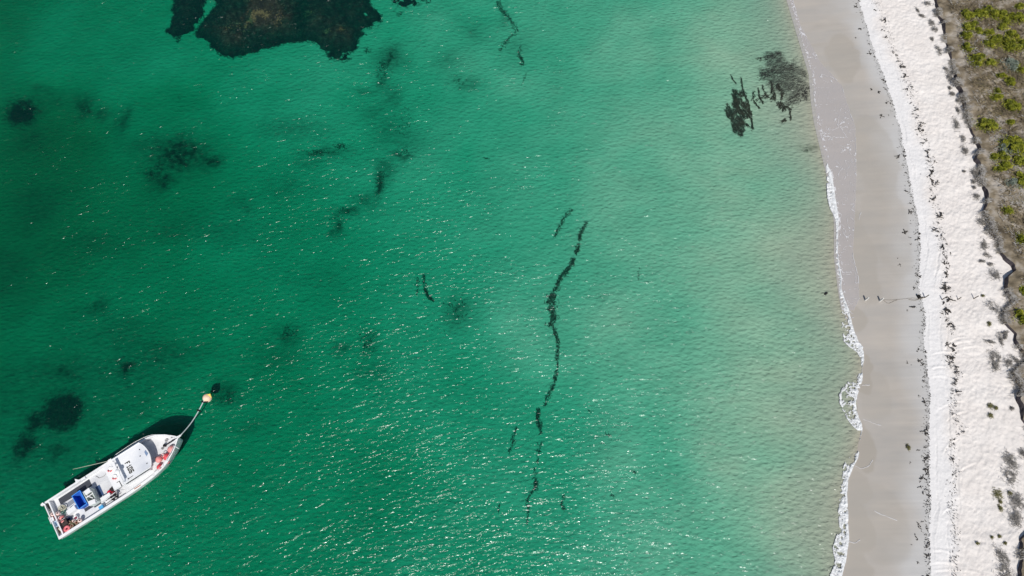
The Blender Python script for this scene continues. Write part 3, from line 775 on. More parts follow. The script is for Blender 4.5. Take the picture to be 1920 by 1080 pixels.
cl = raft([[(1442, 108), (1462, 100), (1470, 118), (1488, 124), (1510, 150), (1514, 170), (1500, 186), (1478, 196), (1474, 180), (1452, 160), (1432, 145), (1426, 140), (1440, 128)]], 3600, 'soft grey cloud of fine broken weed next to the beach', .25, lw=(.3, 1.1), ww=(.012, .03), sd_min=-.9, m=mat('fine_weed', [(.025, .024, .02), (.07, .065, .055)], .8, 3.0), ragged=3.2, soft=True,
     strands=[([(1425, 146), (1450, 132), (1490, 128)], 110, .4), ([(1422, 112), (1460, 102)], 70, .25), ([(1474, 196), (1505, 180), (1513, 165)], 110, .4), ([(1420, 188), (1440, 180)], 40, .3)])

# ------------------------------------------------------------------ WASH: thin film of water and foam
def film_material():
    m = bpy.data.materials.new('wash_film'); m.use_nodes = True
    nt = m.node_tree; N = nt.nodes; L = nt.links; N.remove(N['Principled BSDF']); out = N['Material Output']
    tr = N.new('ShaderNodeBsdfTransparent'); df = N.new('ShaderNodeBsdfDiffuse'); df.inputs['Color'].default_value = (.70, .665, .68, 1)
    m1 = N.new('ShaderNodeMixShader'); m1.inputs[0].default_value = .34
    L.new(tr.outputs[0], m1.inputs[1]); L.new(df.outputs[0], m1.inputs[2])
    gl = N.new('ShaderNodeBsdfGlossy'); gl.inputs['Roughness'].default_value = .2
    fr = N.new('ShaderNodeFresnel'); fr.inputs['IOR'].default_value = 1.333
    m2 = N.new('ShaderNodeMixShader'); L.new(fr.outputs[0], m2.inputs[0]); L.new(m1.outputs[0], m2.inputs[1]); L.new(gl.outputs[0], m2.inputs[2])
    L.new(m2.outputs[0], out.inputs['Surface']); return m
film_m = film_material()
FILM_L = [(1466, -60), (1480, 0), (1492, 40), (1510, 100), (1522, 140), (1526, 190), (1532, 230), (1545, 285), (1556, 330), (1564, 370), (1570, 420), (1570, 480), (1577, 540), (1583, 575)]
FILM_R = [(1472, -60), (1488, 0), (1502, 45), (1520, 80), (1540, 118), (1562, 142), (1578, 162), (1588, 195), (1595, 218), (1603, 238), (1604, 270), (1606, 330), (1604, 385), (1601, 440), (1600, 480), (1610, 520), (1612, 560), (1600, 585)]
def fl(pts, z):
    w = np.array(sorted([P(x, y, z)[::-1] for x, y in pts])); return lambda y: np.interp(y, w[:, 0], w[:, 1])
fFL, fFR = fl(FILM_L, .02), fl(FILM_R, .25)
yy = np.linspace(P(1590, 582, .1)[1], 98, 480)
Yf, Uf = np.meshgrid(yy, np.linspace(0, 1, 40), indexing='ij')
A = fFL(Yf) - .5; B = fFR(Yf) + .12 * (fbm(Yf * 2, Yf * 0, 3, 33) - .5)
Xf = A + (B - A) * Uf
Zf = np.maximum(land_z(Xf, Yf), 0) + .045 * (1 - Uf ** 6 * .6) + .01
film = grid_mesh('wash_film', Xf, Yf, Zf, film_m)
tag(film, 'thin grey sheet of spent wave water on the wet sand', kind='structure')

foam_m = mat('foam', [(.55, .56, .56), (.82, .83, .83)], .8, 3.0, .05, 6)
foam_m2 = mat('foam_lace', (.60, .59, .595), .8)
FOAM = [(306, 1551, 1552), (312, 1549, 1553), (330, 1550, 1560), (350, 1550, 1563), (370, 1551, 1566), (390, 1556, 1569), (410, 1566, 1572.5), (430, 1568, 1571.5), (450, 1567.5, 1571), (480, 1567, 1571), (500, 1568, 1574), (520, 1571, 1578), (540, 1573.5, 1577), (560, 1575, 1583), (580, 1579, 1591), (600, 1578, 1596), (620, 1578, 1601),
        (640, 1582, 1609), (650, 1592, 1617), (660, 1607, 1619), (675, 1615, 1620), (688, 1615, 1617), (698, 1613, 1617), (705, 1604, 1617), (714, 1592, 1616), (725, 1580, 1612), (740, 1573, 1607), (755, 1574, 1604), (770, 1580, 1606), (785, 1588, 1611), (797, 1597, 1616), (806, 1607, 1617), (814, 1612, 1615), (835, 1609, 1611),
        (845, 1602, 1612), (860, 1586, 1608), (875, 1581, 1600), (900, 1579, 1590), (930, 1575, 1588), (960, 1571, 1590), (990, 1574, 1590), (1010, 1566, 1592), (1030, 1560, 1588), (1050, 1566, 1586), (1065, 1562, 1582), (1080, 1555, 1578), (1110, 1550, 1572), (1150, 1548, 1566)]
HOLE = [(306, .2), (400, .15), (440, .3), (540, .35), (560, .3), (585, .55), (625, .62), (655, .4), (680, .35), (700, .5), (725, .62), (780, .6), (805, .4), (814, .75), (840, .75), (860, .6), (880, .35), (1000, .35), (1080, .3), (1150, .3)]
fy = np.array([P(1580, a, .1)[1] for a, _, _ in FOAM]); fl_ = np.array([P(b, a, .1)[0] for a, b, _ in FOAM]); fr_ = np.array([P(c, a, .1)[0] for a, _, c in FOAM])
o = np.argsort(fy)
y = np.arange(fy.min(), fy.max(), .05)
L_, R_ = np.interp(y, fy[o], fl_[o]), np.interp(y, fy[o], fr_[o])
hy = np.array([P(1580, a, .1)[1] for a, _ in HOLE]); hole = np.interp(y, hy[::-1], np.array([b for _, b in HOLE])[::-1])
nu = 64
Yq, Uq = np.meshgrid(y, np.linspace(-.12, 1.06, nu), indexing='ij')
Xq = L_[:, None] + (R_ - L_)[:, None] * Uq
wdt = (R_ - L_)[:, None]
rid = 1 - np.abs(fbm(Xq * 1.7 + 1.2 * fbm(Xq, Yq, 2, 205), Yq * 1.7, 4, 201) - .5) * 2 * 2.2
fine = fbm(Xq * 5, Yq * 5, 3, 203)
dens = .46 * rid + .54 * fine
edge_r = smooth(.55, .97, Uq) * .35; edge_l = np.exp(-((Uq - .08) / .12) ** 2) * .22
out_edge = smooth(1.0, 1.06 + .02, Uq) + smooth(.06, -.10, Uq)
yb = smooth(P(1600, 838, .1)[1], P(1600, 815, .1)[1], y) * (1 - smooth(P(1600, 650, .1)[1], P(1600, 610, .1)[1], y))
thr = hole[:, None] - edge_r - edge_l * (wdt > .8) * yb[:, None] + .13 * (1 - yb[:, None]) * (1 - np.clip(Uq, 0, 1)) + out_edge * .9
keep = dens > thr
base = np.maximum(land_z(Xq, Yq), 0.0)
Hq = .03 + .10 * smooth(0, .4, dens - thr) + .12 * np.exp(-((Uq - .75) / .25) ** 2) * fine * smooth(.2, .9, wdt)
foam = grid_mesh('breaking_foam', Xq, Yq, base + Hq, foam_m, keep)
tag(foam, 'white foam of the small breaking wave along the water edge', kind='stuff')
# lace of old foam on the film and in the shallows
yy = np.arange(P(1590, 600, .1)[1], 97, .06)
Yl, Ul = np.meshgrid(yy, np.linspace(0, 1, 190), indexing='ij')
A = fFL(Yl) - .1; B = fFR(Yl)
Xl = A + (B - A) * Ul
cell = np.abs(fbm(Xl * .9 + 2 * fbm(Xl * .5, Yl * .5, 2, 211), Yl * .9, 3, 213) - .5)
gate = fbm(Xl * .28, Yl * .28, 3, 215)
edge = np.exp(-((B - Xl) / .10) ** 2) * smooth(.42, .6, fbm(Yl * .35, Yl * 0 + 5, 2, 217)) + .8 * np.exp(-((Xl - A - .35) / .3) ** 2) * smooth(.5, .62, fbm(Xl * 3.5, Yl * 3.5, 4, 218))
val = np.where(cell < .016 * smooth(.36, .66, gate) + .003, 1, 0) + (edge > .5)
keep = (val * (fbm(Xl * 4, Yl * 4, 2, 219) > .38)) > 0
lace = grid_mesh('foam_lace', Xl, Yl, np.maximum(land_z(Xl, Yl), 0) + .07, foam_m2, keep)
tag(lace, 'thin lacy foam threads over the spent wash', kind='stuff')
# foam threads left on the sand
def thread(pts, label):
    w = [(*P(x, y, .3), 0) for x, y in pts]
    w = [(x, y, float(land_z(x, y)) + .015) for x, y, _ in w]
    q = []
    for i in range(len(w) - 1):
        for k in range(4):
            t = k / 4; q.append(tuple(w[i][j] * (1 - t) + w[i + 1][j] * t + (random.uniform(-.04, .04) if j < 2 else 0) for j in range(3)))
    q.append(w[-1])
    o = MB().tube(q, [.02 + .03 * random.random() for _ in q], 5).build('foam_thread', foam_m2)
    tag(o, label, kind='stuff')
thread([(1605, 872), (1615, 878), (1622, 877), (1632, 871), (1637, 862)], 'curled foam thread on the wet sand')
thread([(1640, 958), (1655, 966), (1680, 976)], 'straight foam thread low on the wet sand')
thread([(1592, 1015), (1606, 1018), (1614, 1012)], 'small foam thread next to the breaking foam')
thread([(1618, 721), (1632, 721)], 'short foam thread beside the foam gap')
thread([(1620, 785), (1636, 792), (1652, 797)], 'slanted foam thread on wet sand')
thread([(1611, 411), (1612, 405), (1615, 398)], 'short pale foam thread at the upper wash limit')

# ------------------------------------------------------------------ WRACK: scraps of weed on the sand
wrack_m = mat('dried_weed', [(.025, .022, .020), (.085, .075, .066)], .85, 6.0)
def scrap_mesh(k):
    mb = MB(); r = random.Random(100 + k)
    for _ in range(r.randint(2, 6)):
        a = r.uniform(0, 6.28); x, y = r.gauss(0, .06), r.gauss(0, .06); n = r.randint(3, 5); pts = []
        for i in range(n):
            pts.append((x, y, .03 + r.random() * .04)); a += r.uniform(-.8, .8); s_ = r.uniform(.05, .13); x += math.cos(a) * s_; y += math.sin(a) * s_
        mb.tube(pts, [r.uniform(.018, .05) for _ in pts], 5)
    me = link_mesh('seaweed_scrap', mb.v, mb.f, wrack_m)
    d = me.data; bpy.data.objects.remove(me); return d
SCR = [scrap_mesh(k) for k in range(14)]
def scrap(x, y, sc, label, group):
    o = bpy.data.objects.new('seaweed_scrap', random.choice(SCR)); COL.objects.link(o)
    o.location = (x, y, float(land_z(x, y)) - .005 + (.05 if x > fD(y) + .3 else 0)); o.rotation_euler = (0, 0, random.uniform(0, 6.28)); o.scale = (sc, sc, sc)
    if label in (LB, LA):
        side = 'above' if y > ROW_Y else 'below'
        label, group = label + ', %s the post row' % side, group + ' %s the post row' % side
    tag(o, label, 'seaweed', group)
ROW_Y = P(1740, 560, 1.0)[1]
LB = 'small dark weed scrap scattered along the line on white sand'
GB = 'dried weed scraps on the white sand'
LA = 'small dark weed scrap strewn along the wet grey sand edge'
GA = 'weed scraps along the wet sand edge'
lineB = [(1638, -5), (1650, 18), (1657, 30), (1659, 48), (1666, 62), (1671, 80), (1678, 98), (1688, 115), (1693, 130), (1694, 145), (1702, 158), (1708, 178), (1714, 202), (1722, 222), (1724, 240), (1730, 258), (1735, 275), (1742, 292),
         (1744, 322), (1745, 338), (1750, 358), (1752, 378), (1760, 400), (1756, 422), (1764, 440), (1768, 462), (1776, 480), (1773, 500), (1775, 520), (1770, 545), (1778, 545), (1773, 580), (1777, 600), (1782, 615), (1783, 628), (1775, 645), (1790, 660), (1778, 672), (1786, 690), (1794, 700), (1788, 718), (1790, 735), (1785, 772), (1790, 780), (1803, 800), (1800, 815), (1785, 825), (1788, 868), (1790, 885), (1788, 905), (1784, 940), (1788, 975), (1790, 1002)]
nB = 0
ny_ = []
for i in range(150):
    t = random.uniform(0, len(lineB) - 1.01) if random.random() < .3 else random.triangular(0, len(lineB) - 1.01, (len(lineB) - 1) * .55)
    k = int(t); f = t - k
    px = lineB[k][0] * (1 - f) + lineB[k + 1][0] * f + random.gauss(0, 3.6); py = lineB[k][1] * (1 - f) + lineB[k + 1][1] * f + random.gauss(0, 4)
    scrap(*P(px, py, 1.1), random.choice([.55, .7, .85, 1.0, 1.2, 1.5]), LB, GB)
for i in range(120):
    py = random.uniform(-5, 1085); y = P(1700, py, .95)[1]; x = float(fD(y)) - abs(random.gauss(0, .55)) - (random.random() < .12) * random.uniform(.5, 2.2)
    scrap(x, y, random.choice([.45, .55, .65, .8, 1.0, 1.3]), LA, GA)
for px, py, sc, lab in ((1779, 563, 1.9, 'T shaped dark weed piece between the post row and the weed line'), (1770, 543, 2.0, 'thick dark weed clump just above the post row'), (1771, 580, 2.2, 'long tangled weed clump just below the post row'),
                        (1716, 575, 2.2, 'forked dark weed clump below the beam on grey sand'), (1745, 325, 2.0, 'dark arrow shaped weed clump high on the weed line'), (1762, 400, 2.0, 'curled weed clump on the upper weed line'), (1698, 433, 1.6, 'lone weed stick on grey sand left of the weed line'),
                        (1702, 837, 1.5, 'small lone olive weed ball on the wet sand'), (1659, 38, 1.8, 'topmost thick weed clump on the white sand'), (1700, 168, 1.5, 'weed clump in the gap of the upper weed line'),
                        (1686, 292, 1.5, 'weed stick on grey sand near the upper bend'), (1732, 895, 1.2, 'black weed lump low on the grey sand edge'), (1724, 984, 1.2, 'black weed lump at the bottom of the grey sand edge')):
    scrap(*P(px, py, 1.0), sc, lab, None)
# the finest crumbs of weed, past counting
n = 1900
py = rng.uniform(-10, 1090, n); yv = P(0, 0)[1] * 0 + np.array([P(1700, q, 1)[1] for q in py])
onB = rng.random(n) < .5
lb = np.array(lineB); bx = np.interp(py, lb[np.argsort(lb[:, 1]), 1], lb[np.argsort(lb[:, 1]), 0])
xb = np.array([P(b + d, q, 1.1)[0] for b, d, q in zip(bx, rng.normal(0, 5, n), py)])
xa = fD(yv) - np.abs(rng.normal(0, .35, n)) + .1
xv = np.where(onB, xb, xa); yv = np.where(onB, np.array([P(b, q, 1.1)[1] for b, q in zip(bx, py)]), yv)
C = np.stack([xv, yv, land_z(xv, yv) + np.where(onB, .06, .03)], -1)
V, F = blades(C, rng.uniform(0, 6.3, n), rng.uniform(.07, .30, n), rng.uniform(.03, .075, n), .6, 2, .1)
tag(np_mesh('weed_crumbs', V, F, wrack_m), 'fine crumbs of dried weed along both weed lines', kind='stuff')
# ------------------------------------------------------------------ old jetty posts, beam, rope
post_m = mat('weathered_timber', [(.09, .075, .055), (.22, .19, .15)], .9, 3.0, .01, 12, stretch=(6, 6, 1))
pale_m = mat('bleached_timber', [(.60, .58, .54), (.82, .80, .76)], .9, 3.0, .01, 12, stretch=(6, 6, 1))
black_m = mat('wet_black_timber', [(.012, .012, .012), (.04, .036, .032)], .7, 3.0)
rope_m = mat('old_rope', (.20, .18, .15), .9)
def post(px, py, h, r, m, label, lean=(0, 0), z=None):
    zz = .4
    for _ in range(4):
        x, y = P(px, py, zz); zz = float(land_z(x, y))
    mb = MB(); n = 9; prof = []
    ph = random.uniform(0, 6)
    pts = [(lean[0] * t * h, lean[1] * t * h, -.4 + (h + .4) * t) for t in (0, .3, .6, .85, 1)]
    mb.tube(pts, [r * 1.1, r * 1.08, r, r * .96, r * .85], n)
    vs = [Vector(v) for v in mb.v]
    for i, v in enumerate(vs):
        k = i % n
        vs[i] = v + Vector((math.cos(k * 2.4 + ph), math.sin(k * 3.1 + ph), 0)) * r * .12
        if i >= 4 * n: vs[i].z += random.uniform(-.05, .05)
    o = link_mesh('jetty_post', vs, mb.f, m, loc=(x, y, zz))
    return tag(o, label, 'post', 'row of old jetty posts across the beach')
post(1622.3, 563, .9, .11, pale_m, 'bleached jetty post on wet sand nearest the water')
post(1649.5, 564.6, .98, .11, pale_m, 'bleached jetty post on wet sand, second from the water')
post(1733.4, 558, 1.0, .065, post_m, 'brown jetty post at the wet sand edge above the fallen beam', lean=(.03, -.02))
post(1766, 562.2, .82, .06, post_m, 'short brown jetty post in the weed line on dry sand', lean=(-.02, .02))
post(1796, 561.4, .74, .06, post_m, 'shortest brown jetty post on dry sand, second from the dune')
post(1825.5, 559.8, 1.0, .065, post_m, 'tall brown jetty post on dry sand nearest the dune', lean=(.02, -.03))
# stump and fallen timbers
x, y = P(1549, 550.5, -.02)
mb = MB(); mb.tube([(-.18, -.10, -.15), (0, 0, .06), (.16, .09, .14)], [.13, .14, .09], 8); mb.tube([(-.1, .02, 0), (-.35, .1, -.02), (-.7, .05, -.05)], [.05, .04, .02], 6)
tag(mb.build('driftwood_stump', black_m, loc=(x, y, 0)), 'black driftwood stump awash just outside the wash', 'driftwood')
x, y = P(1721.5, 556.5, .95); z = float(land_z(x, y))
mb = MB(); mb.box((0, 0, .16), (.24, .55, .42), R(20), .8); mb.box((.02, -.02, .42), (.18, .35, .14), R(25), .7)
tag(mb.build('timber_block', black_m, loc=(x, y, z)), 'squat black timber block at the wet sand edge', 'timber')
a = P(1722, 560.5, .95); b = P(1732, 558, 1.0)
mb = MB(); mb.tube([(a[0], a[1], float(land_z(*a)) + .08), ((a[0] + b[0]) / 2, (a[1] + b[1]) / 2, float(land_z(*a)) + .12), (b[0], b[1], float(land_z(*b)) + .14)], [.07, .085, .075], 8)
tag(mb.build('fallen_beam', post_m), 'dark fallen beam running to the foot of a brown post', 'timber')
def laid_rope(pts, label, r=.022):
    w = []
    for px, py in pts:
        x, y = P(px, py, .7); x, y = P(px, py, float(land_z(x, y))); w.append(Vector((x, y, float(land_z(x, y)) + .03)))
    q = []
    for i in range(len(w) - 1):
        for k in range(5): q.append(w[i].lerp(w[i + 1], k / 5) + Vector((random.uniform(-.02, .02), random.uniform(-.02, .02), 0)))
    q.append(w[-1])
    tag(MB().tube(q, r, 6).build('rope', rope_m), label, 'rope')
laid_rope([(1655, 562), (1670, 562.8), (1685, 561.5), (1700, 560), (1712, 559), (1721, 560)], 'taut old rope from second bleached post to the fallen beam')
laid_rope([(1656, 563), (1662, 568), (1667, 569), (1675, 565), (1682, 562.5)], 'slack rope end looping below the taut rope')
laid_rope([(1704, 562), (1710, 562.5), (1716, 563), (1722, 561.5)], 'frayed dark rope end by the timber block', .04)

# ------------------------------------------------------------------ VEGETATION
green_m = mat('green_leaf', [(.05, .065, .006), (.19, .21, .012), (.38, .37, .04)], .6, 1.6, detail=6)
silver_m = mat('silver_leaf', [(.11, .14, .11), (.27, .31, .25)], .7, 2.0)
grey_m = mat('grey_twig', [(.13, .12, .11), (.30, .28, .25)], .9, 2.5)
olive_m = mat('olive_leaf', [(.10, .10, .035), (.20, .18, .07)], .8, 2.5)
bark_m = mat('twig_bark', [(.05, .04, .03), (.12, .10, .08)], .9, 3.0)
ORD = ['first', 'second', 'third', 'fourth', 'fifth', 'sixth', 'seventh', 'eighth', 'ninth', 'tenth', 'eleventh', 'twelfth', 'thirteenth', 'fourteenth', 'fifteenth', 'sixteenth', 'seventeenth', 'eighteenth', 'nineteenth', 'twentieth',
       'twenty-first', 'twenty-second', 'twenty-third', 'twenty-fourth', 'twenty-fifth', 'twenty-sixth', 'twenty-seventh', 'twenty-eighth', 'twenty-ninth', 'thirtieth', 'thirty-first', 'thirty-second', 'thirty-third', 'thirty-fourth', 'thirty-fifth', 'thirty-sixth', 'thirty-seventh', 'thirty-eighth', 'thirty-ninth', 'fortieth', 'forty-first', 'forty-second', 'forty-third', 'forty-fourth']
def ground(px, py, z=2.4):
    for _ in range(4):
        x, y = P(px, py, z); z = float(land_z(x, y))
    return x, y, z
M_PX = 85 / 1180.0
def green_shrub(px, py, rx, ry, h, m, label, group, leaf=.085, dens=170):
    x, y, z = ground(px, py)
    a, b = rx * M_PX * 1.02, ry * M_PX * 1.12
    root = empty('shrub', (x, y, z), label=label, cat='shrub', group=group)
    nl = max(3, int(a * b * 7))
    cl = []
    for _ in range(nl):
        t = random.uniform(0, 6.28); q = math.sqrt(random.random()) * .8
        cl.append((math.cos(t) * q * a, math.sin(t) * q * b, random.uniform(.3, .8) * h, random.uniform(.28, .5) * min(a, b, .9) + .08))
    n = int(dens * max(1.0, a * b) ** .9 * 9)
    ci = rng.integers(0, nl, n); cl = np.array(cl)
    d = rng.normal(0, 1, (n, 3)); d /= np.linalg.norm(d, axis=1)[:, None]; d[:, 2] = np.abs(d[:, 2]) - .25
    r = cl[ci, 3] * rng.uniform(.55, 1.08, n)
    C = cl[ci, :3] + d * np.stack([r, r, r * .8], -1); C[:, 2] = np.maximum(C[:, 2], .02)
    no = int(n * .35)
    t = rng.uniform(0, 6.3, no); q = np.abs(rng.normal(.75, .38, no))
    C = np.concatenate([C, np.stack([np.cos(t) * q * a, np.sin(t) * q * b, rng.uniform(.02, .3, no) * h], -1)])
    V, F = leaves(C, leaf, .35)
    np_mesh('foliage', V, F, m, root, False)
    mb = MB()
    for k in range(min(9, nl)):
        mb.tube([(0, 0, -.15), (cl[k, 0] * .5, cl[k, 1] * .5, cl[k, 2] * .4), (cl[k, 0], cl[k, 1], cl[k, 2])], [.03, .022, .01], 5)
    mb.build('stem', bark_m, root)
def twig_shrub(px, py, rx, ry, h, m, label, group, rot=0.0, dens=1.0, name='dry_shrub'):
    x, y, z = ground(px, py)
    a, b = rx * M_PX, ry * M_PX * 1.1
    n = int((90 + 420 * a * b) * dens)
    q = rng.normal(0, 1, (n, 2)) * .48
    jit = fbm(q[:, 0] * 2.2 + px, q[:, 1] * 2.2 + py, 3, 301)
    q = q[jit > .36]; n = len(q)
    px_, py_ = q[:, 0] * a, q[:, 1] * b
    X = px_ * math.cos(rot) - py_ * math.sin(rot); Y = px_ * math.sin(rot) + py_ * math.cos(rot)
    C = np.stack([X, Y, rng.uniform(.0, h, n) * np.exp(-(q ** 2).sum(1))], -1)
    V, F = blades(C, rng.uniform(0, 6.3, n), rng.uniform(.15, .42, n), rng.uniform(.018, .05, n), .8, 2, .7)
    o = np_mesh(name, V, F, m, None, False); o.location = (x, y, z)
    tag(o, label, 'shrub' if name == 'dry_shrub' else 'plant', group)
def zb(z, zx, zy): return (1620 + zx / 4.0, z * 270 + zy / 4.0)
G5 = [(0, 775, 115, 42, 46), (0, 870, 110, 66, 44), (0, 950, 92, 60, 46), (0, 1000, 132, 42, 26), (0, 1040, 100, 32, 26), (0, 800, 205, 58, 52), (0, 862, 238, 34, 24), (0, 930, 255, 52, 34), (0, 1062, 165, 38, 30), (0, 1040, 208, 48, 24),
      (0, 1140, 142, 76, 44), (0, 1165, 50, 30, 22), (0, 770, 272, 40, 34), (0, 1010, 312, 86, 46), (0, 935, 335, 48, 34), (0, 1100, 355, 82, 50), (0, 1112, 272, 52, 36), (0, 1185, 340, 40, 60), (0, 785, 362, 52, 34), (0, 842, 455, 62, 52),
      (0, 945, 470, 58, 32), (0, 1160, 520, 46, 40), (0, 1030, 570, 34, 20), (0, 1095, 612, 38, 42), (0, 985, 732, 40, 28), (0, 1002, 686, 20, 18), (0, 1112, 797, 60, 56), (0, 920, 945, 78, 50), (0, 1100, 920, 26, 18), (0, 1110, 1075, 90, 46),
      (1, 1150, 30, 70, 60), (1, 1045, 95, 50, 30), (1, 1185, 130, 60, 50), (1, 1060, 165, 56, 30), (1, 1175, 270, 46, 60), (1, 1020, 190, 44, 20), (1, 1190, 722, 40, 44), (1, 1078, 500, 34, 26), (1, 975, 100, 28, 28), (2, 1185, 220, 40, 44), (2, 1190, 20, 20, 26)]
gy = sorted(range(len(G5)), key=lambda i: zb(*G5[i][:3])[1])
for rank, i in enumerate(gy):
    z, zx, zy, rx, ry = G5[i]
    px, py = zb(z, zx, zy)
    size = 'large' if rx * ry > 2800 else ('small' if rx * ry < 1000 else 'medium')
    green_shrub(px, py, rx / 4, ry / 4, .35 + .004 * min(rx, ry) * 2, green_m, '%s bright green shrub on the dune, %s green one counting down from the top' % (size, ORD[rank]), 'green shrubs on the dune', .10)
for k, (z, zx, zy, rx, ry, lab) in enumerate([(0, 1100, 490, 56, 56, 'silver leaved shrub on the dune above the lone round green shrub'), (1, 1062, 38, 44, 40, 'silver leaved shrub at the top edge of the big green thicket'), (1, 1106, 290, 42, 28, 'small silver leaved shrub below the big green thicket')]):
    px, py = zb(z, zx, zy)
    green_shrub(px, py, rx / 4, ry / 4, .5, silver_m, lab, 'silver leaved shrubs', .10, 110)
# dry grey shrubs on the sand under the dune edge
T = [(0, 475, 30, 34, 26, -.4), (0, 400, 85, 12, 36, .2), (0, 432, 122, 28, 14, -.5), (0, 505, 175, 26, 38, .15), (0, 530, 225, 28, 28, .3), (0, 508, 295, 14, 22, 0), (0, 558, 380, 24, 46, .1), (0, 612, 520, 14, 24, .2), (0, 637, 580, 26, 52, .1), (0, 640, 664, 11, 18, 0),
     (0, 660, 706, 20, 22, 0), (0, 700, 760, 15, 18, 0), (0, 702, 832, 15, 36, 0), (0, 690, 935, 28, 60, 0), (0, 740, 1040, 16, 36, 0),
     (1, 755, 55, 30, 46, .1), (1, 825, 215, 32, 30, 0), (1, 815, 285, 18, 18, 0), (1, 825, 330, 16, 13, 0), (1, 840, 395, 32, 26, 0), (1, 748, 208, 10, 8, 0), (1, 876, 585, 32, 34, .2), (1, 900, 762, 36, 52, -.2), (1, 922, 838, 34, 13, -.5), (1, 880, 882, 26, 10, 0), (1, 946, 905, 26, 13, 0), (1, 980, 985, 42, 46, 0),
     (2, 975, 150, 34, 66, .55), (2, 1060, 335, 30, 8, .2), (2, 1020, 385, 16, 46, 0), (2, 1055, 370, 12, 36, -.6), (2, 940, 405, 36, 11, -.25), (2, 985, 530, 44, 60, 0), (2, 975, 595, 34, 30, 0), (2, 1080, 562, 36, 38, 0), (2, 1105, 905, 14, 12, 0), (2, 1150, 560, 20, 60, .5),
     (3, 1100, 220, 42, 62, .4), (3, 1088, 332, 54, 50, -.3), (3, 1190, 160, 30, 34, 0), (3, 1150, 520, 50, 60, .6), (3, 1135, 640, 46, 66, 0), (3, 1045, 945, 34, 70, .5), (3, 1055, 1052, 46, 50, .3)]
ty = sorted(range(len(T)), key=lambda i: zb(*T[i][:3])[1])
for rank, i in enumerate(ty):
    z, zx, zy, rx, ry, rot = T[i]
    px, py = zb(z, zx, zy)
    size = 'large' if rx * ry > 1700 else ('tiny' if rx * ry < 450 else 'small')
    twig_shrub(px, py, rx / 4, ry / 4, .28, grey_m, '%s dry grey shrub on white sand, %s counting down the dune foot' % (size, ORD[rank]), 'dry grey shrubs along the foot of the dune', rot)
for z, zx, zy, rx, ry, lab in [(2, 945, 890, 22, 20, 'upper yellow green plant of the pair on white sand'), (2, 985, 902, 14, 14, 'tiny olive plant right of the yellow green pair'), (2, 945, 957, 18, 16, 'lower yellow green plant of the pair on white sand'), (2, 938, 270, 13, 15, 'small olive plant alone below the last jetty post'),
                               (3, 1000, 465, 30, 34, 'olive tuft with dark twigs on the lower white sand'), (3, 1020, 570, 12, 20, 'small olive plant under the olive tuft'), (3, 1018, 524, 8, 11, 'tiny olive plant between tuft and plant'), (3, 1090, 460, 11, 10, 'tiny olive plant right of the olive tuft'),
                               (3, 955, 790, 8, 8, 'tiny olive sprout low on the white sand, left one'), (3, 1012, 783, 8, 7, 'tiny olive sprout low on the white sand, right one'), (3, 850, 836, 8, 7, 'lone dark sprout on the lower white sand'), (3, 330, 118, 12, 18, 'small olive weed ball on the grey wet sand'), (2, 890, 60, 9, 7, 'tiny grey plant beside the last jetty post'), (3, 1055, 835, 8, 8, 'tiny dark sprout near the lower dune edge')]:
    px, py = zb(z, zx, zy)
    twig_shrub(px, py, rx / 4, ry / 4, .2, olive_m, lab, 'small plants on the white sand', 0, 1.0, 'beach_plant')
# brush, straw and litter on the dune, past counting
def cover(name, n, m, label, lw, ww, gate=None, rng_px=(0, 42), up=.4, zoff=.0):
    yv = rng.uniform(-3, 96, n); dx = rng.uniform(0.05, 1, n) ** 1.0 * (30)
    xv = scarp_x(yv) + .15 + dx
    g = fbm(xv * .55, yv * .55, 4, 401)
    keep = gate(g, dx, xv, yv)
    xv, yv = xv[keep], yv[keep]
    C = np.stack([xv, yv, land_z(xv, yv) + zoff + rng.uniform(-.03, .15, len(xv))], -1)
    hd = 3.6 + (fbm(xv * .2, yv * .2, 2, 403) - .5) * 3 + rng.normal(0, .7, len(xv))
    V, F = blades(C, hd, rng.uniform(*lw, len(xv)), rng.uniform(*ww, len(xv)), .5, 2, up)
    tag(np_mesh(name, V, F, m, None, False), label, kind='stuff')
straw_m = mat('straw', [(.22, .17, .085), (.42, .35, .20)], .9, 1.5)
brown_m = mat('brown_brush', [(.085, .068, .04), (.24, .19, .115)], .9, 1.5)
pale_t = mat('bleached_twigs', [(.28, .26, .24), (.52, .50, .47)], .9, 1.5)
dull_m = mat('dull_green_brush', [(.07, .07, .025), (.16, .145, .05)], .9, 1.5)
cover('dead_brush', 52000, brown_m, 'brown dead brush covering the dune', (.3, .8), (.04, .10), lambda g, dx, x, y: (g > .42) & (dx > .9))
cover('bleached_brush', 30000, pale_t, 'pale bleached twigs along the dune edge', (.3, .8), (.03, .08), lambda g, dx, x, y: ((g < .46) & (dx < 9)) | ((dx < 2.2) & (g < .6)) | (rng.random(len(g)) < .06))
cover('straw_grass', 30000, straw_m, 'straw coloured dry grass on the dune', (.3, .8), (.03, .08), lambda g, dx, x, y: (np.abs(g - .5) < .05) & (dx > 2.0) | (rng.random(len(g)) < .05) & (dx > 1))
cover('dull_scrub', 30000, dull_m, 'dull olive ground scrub between the green shrubs', (.12, .35), (.03, .07), lambda g, dx, x, y: (fbm(x * .4 + 9, y * .4, 4, 407) > .54) & (dx > 2.5), zoff=.1)

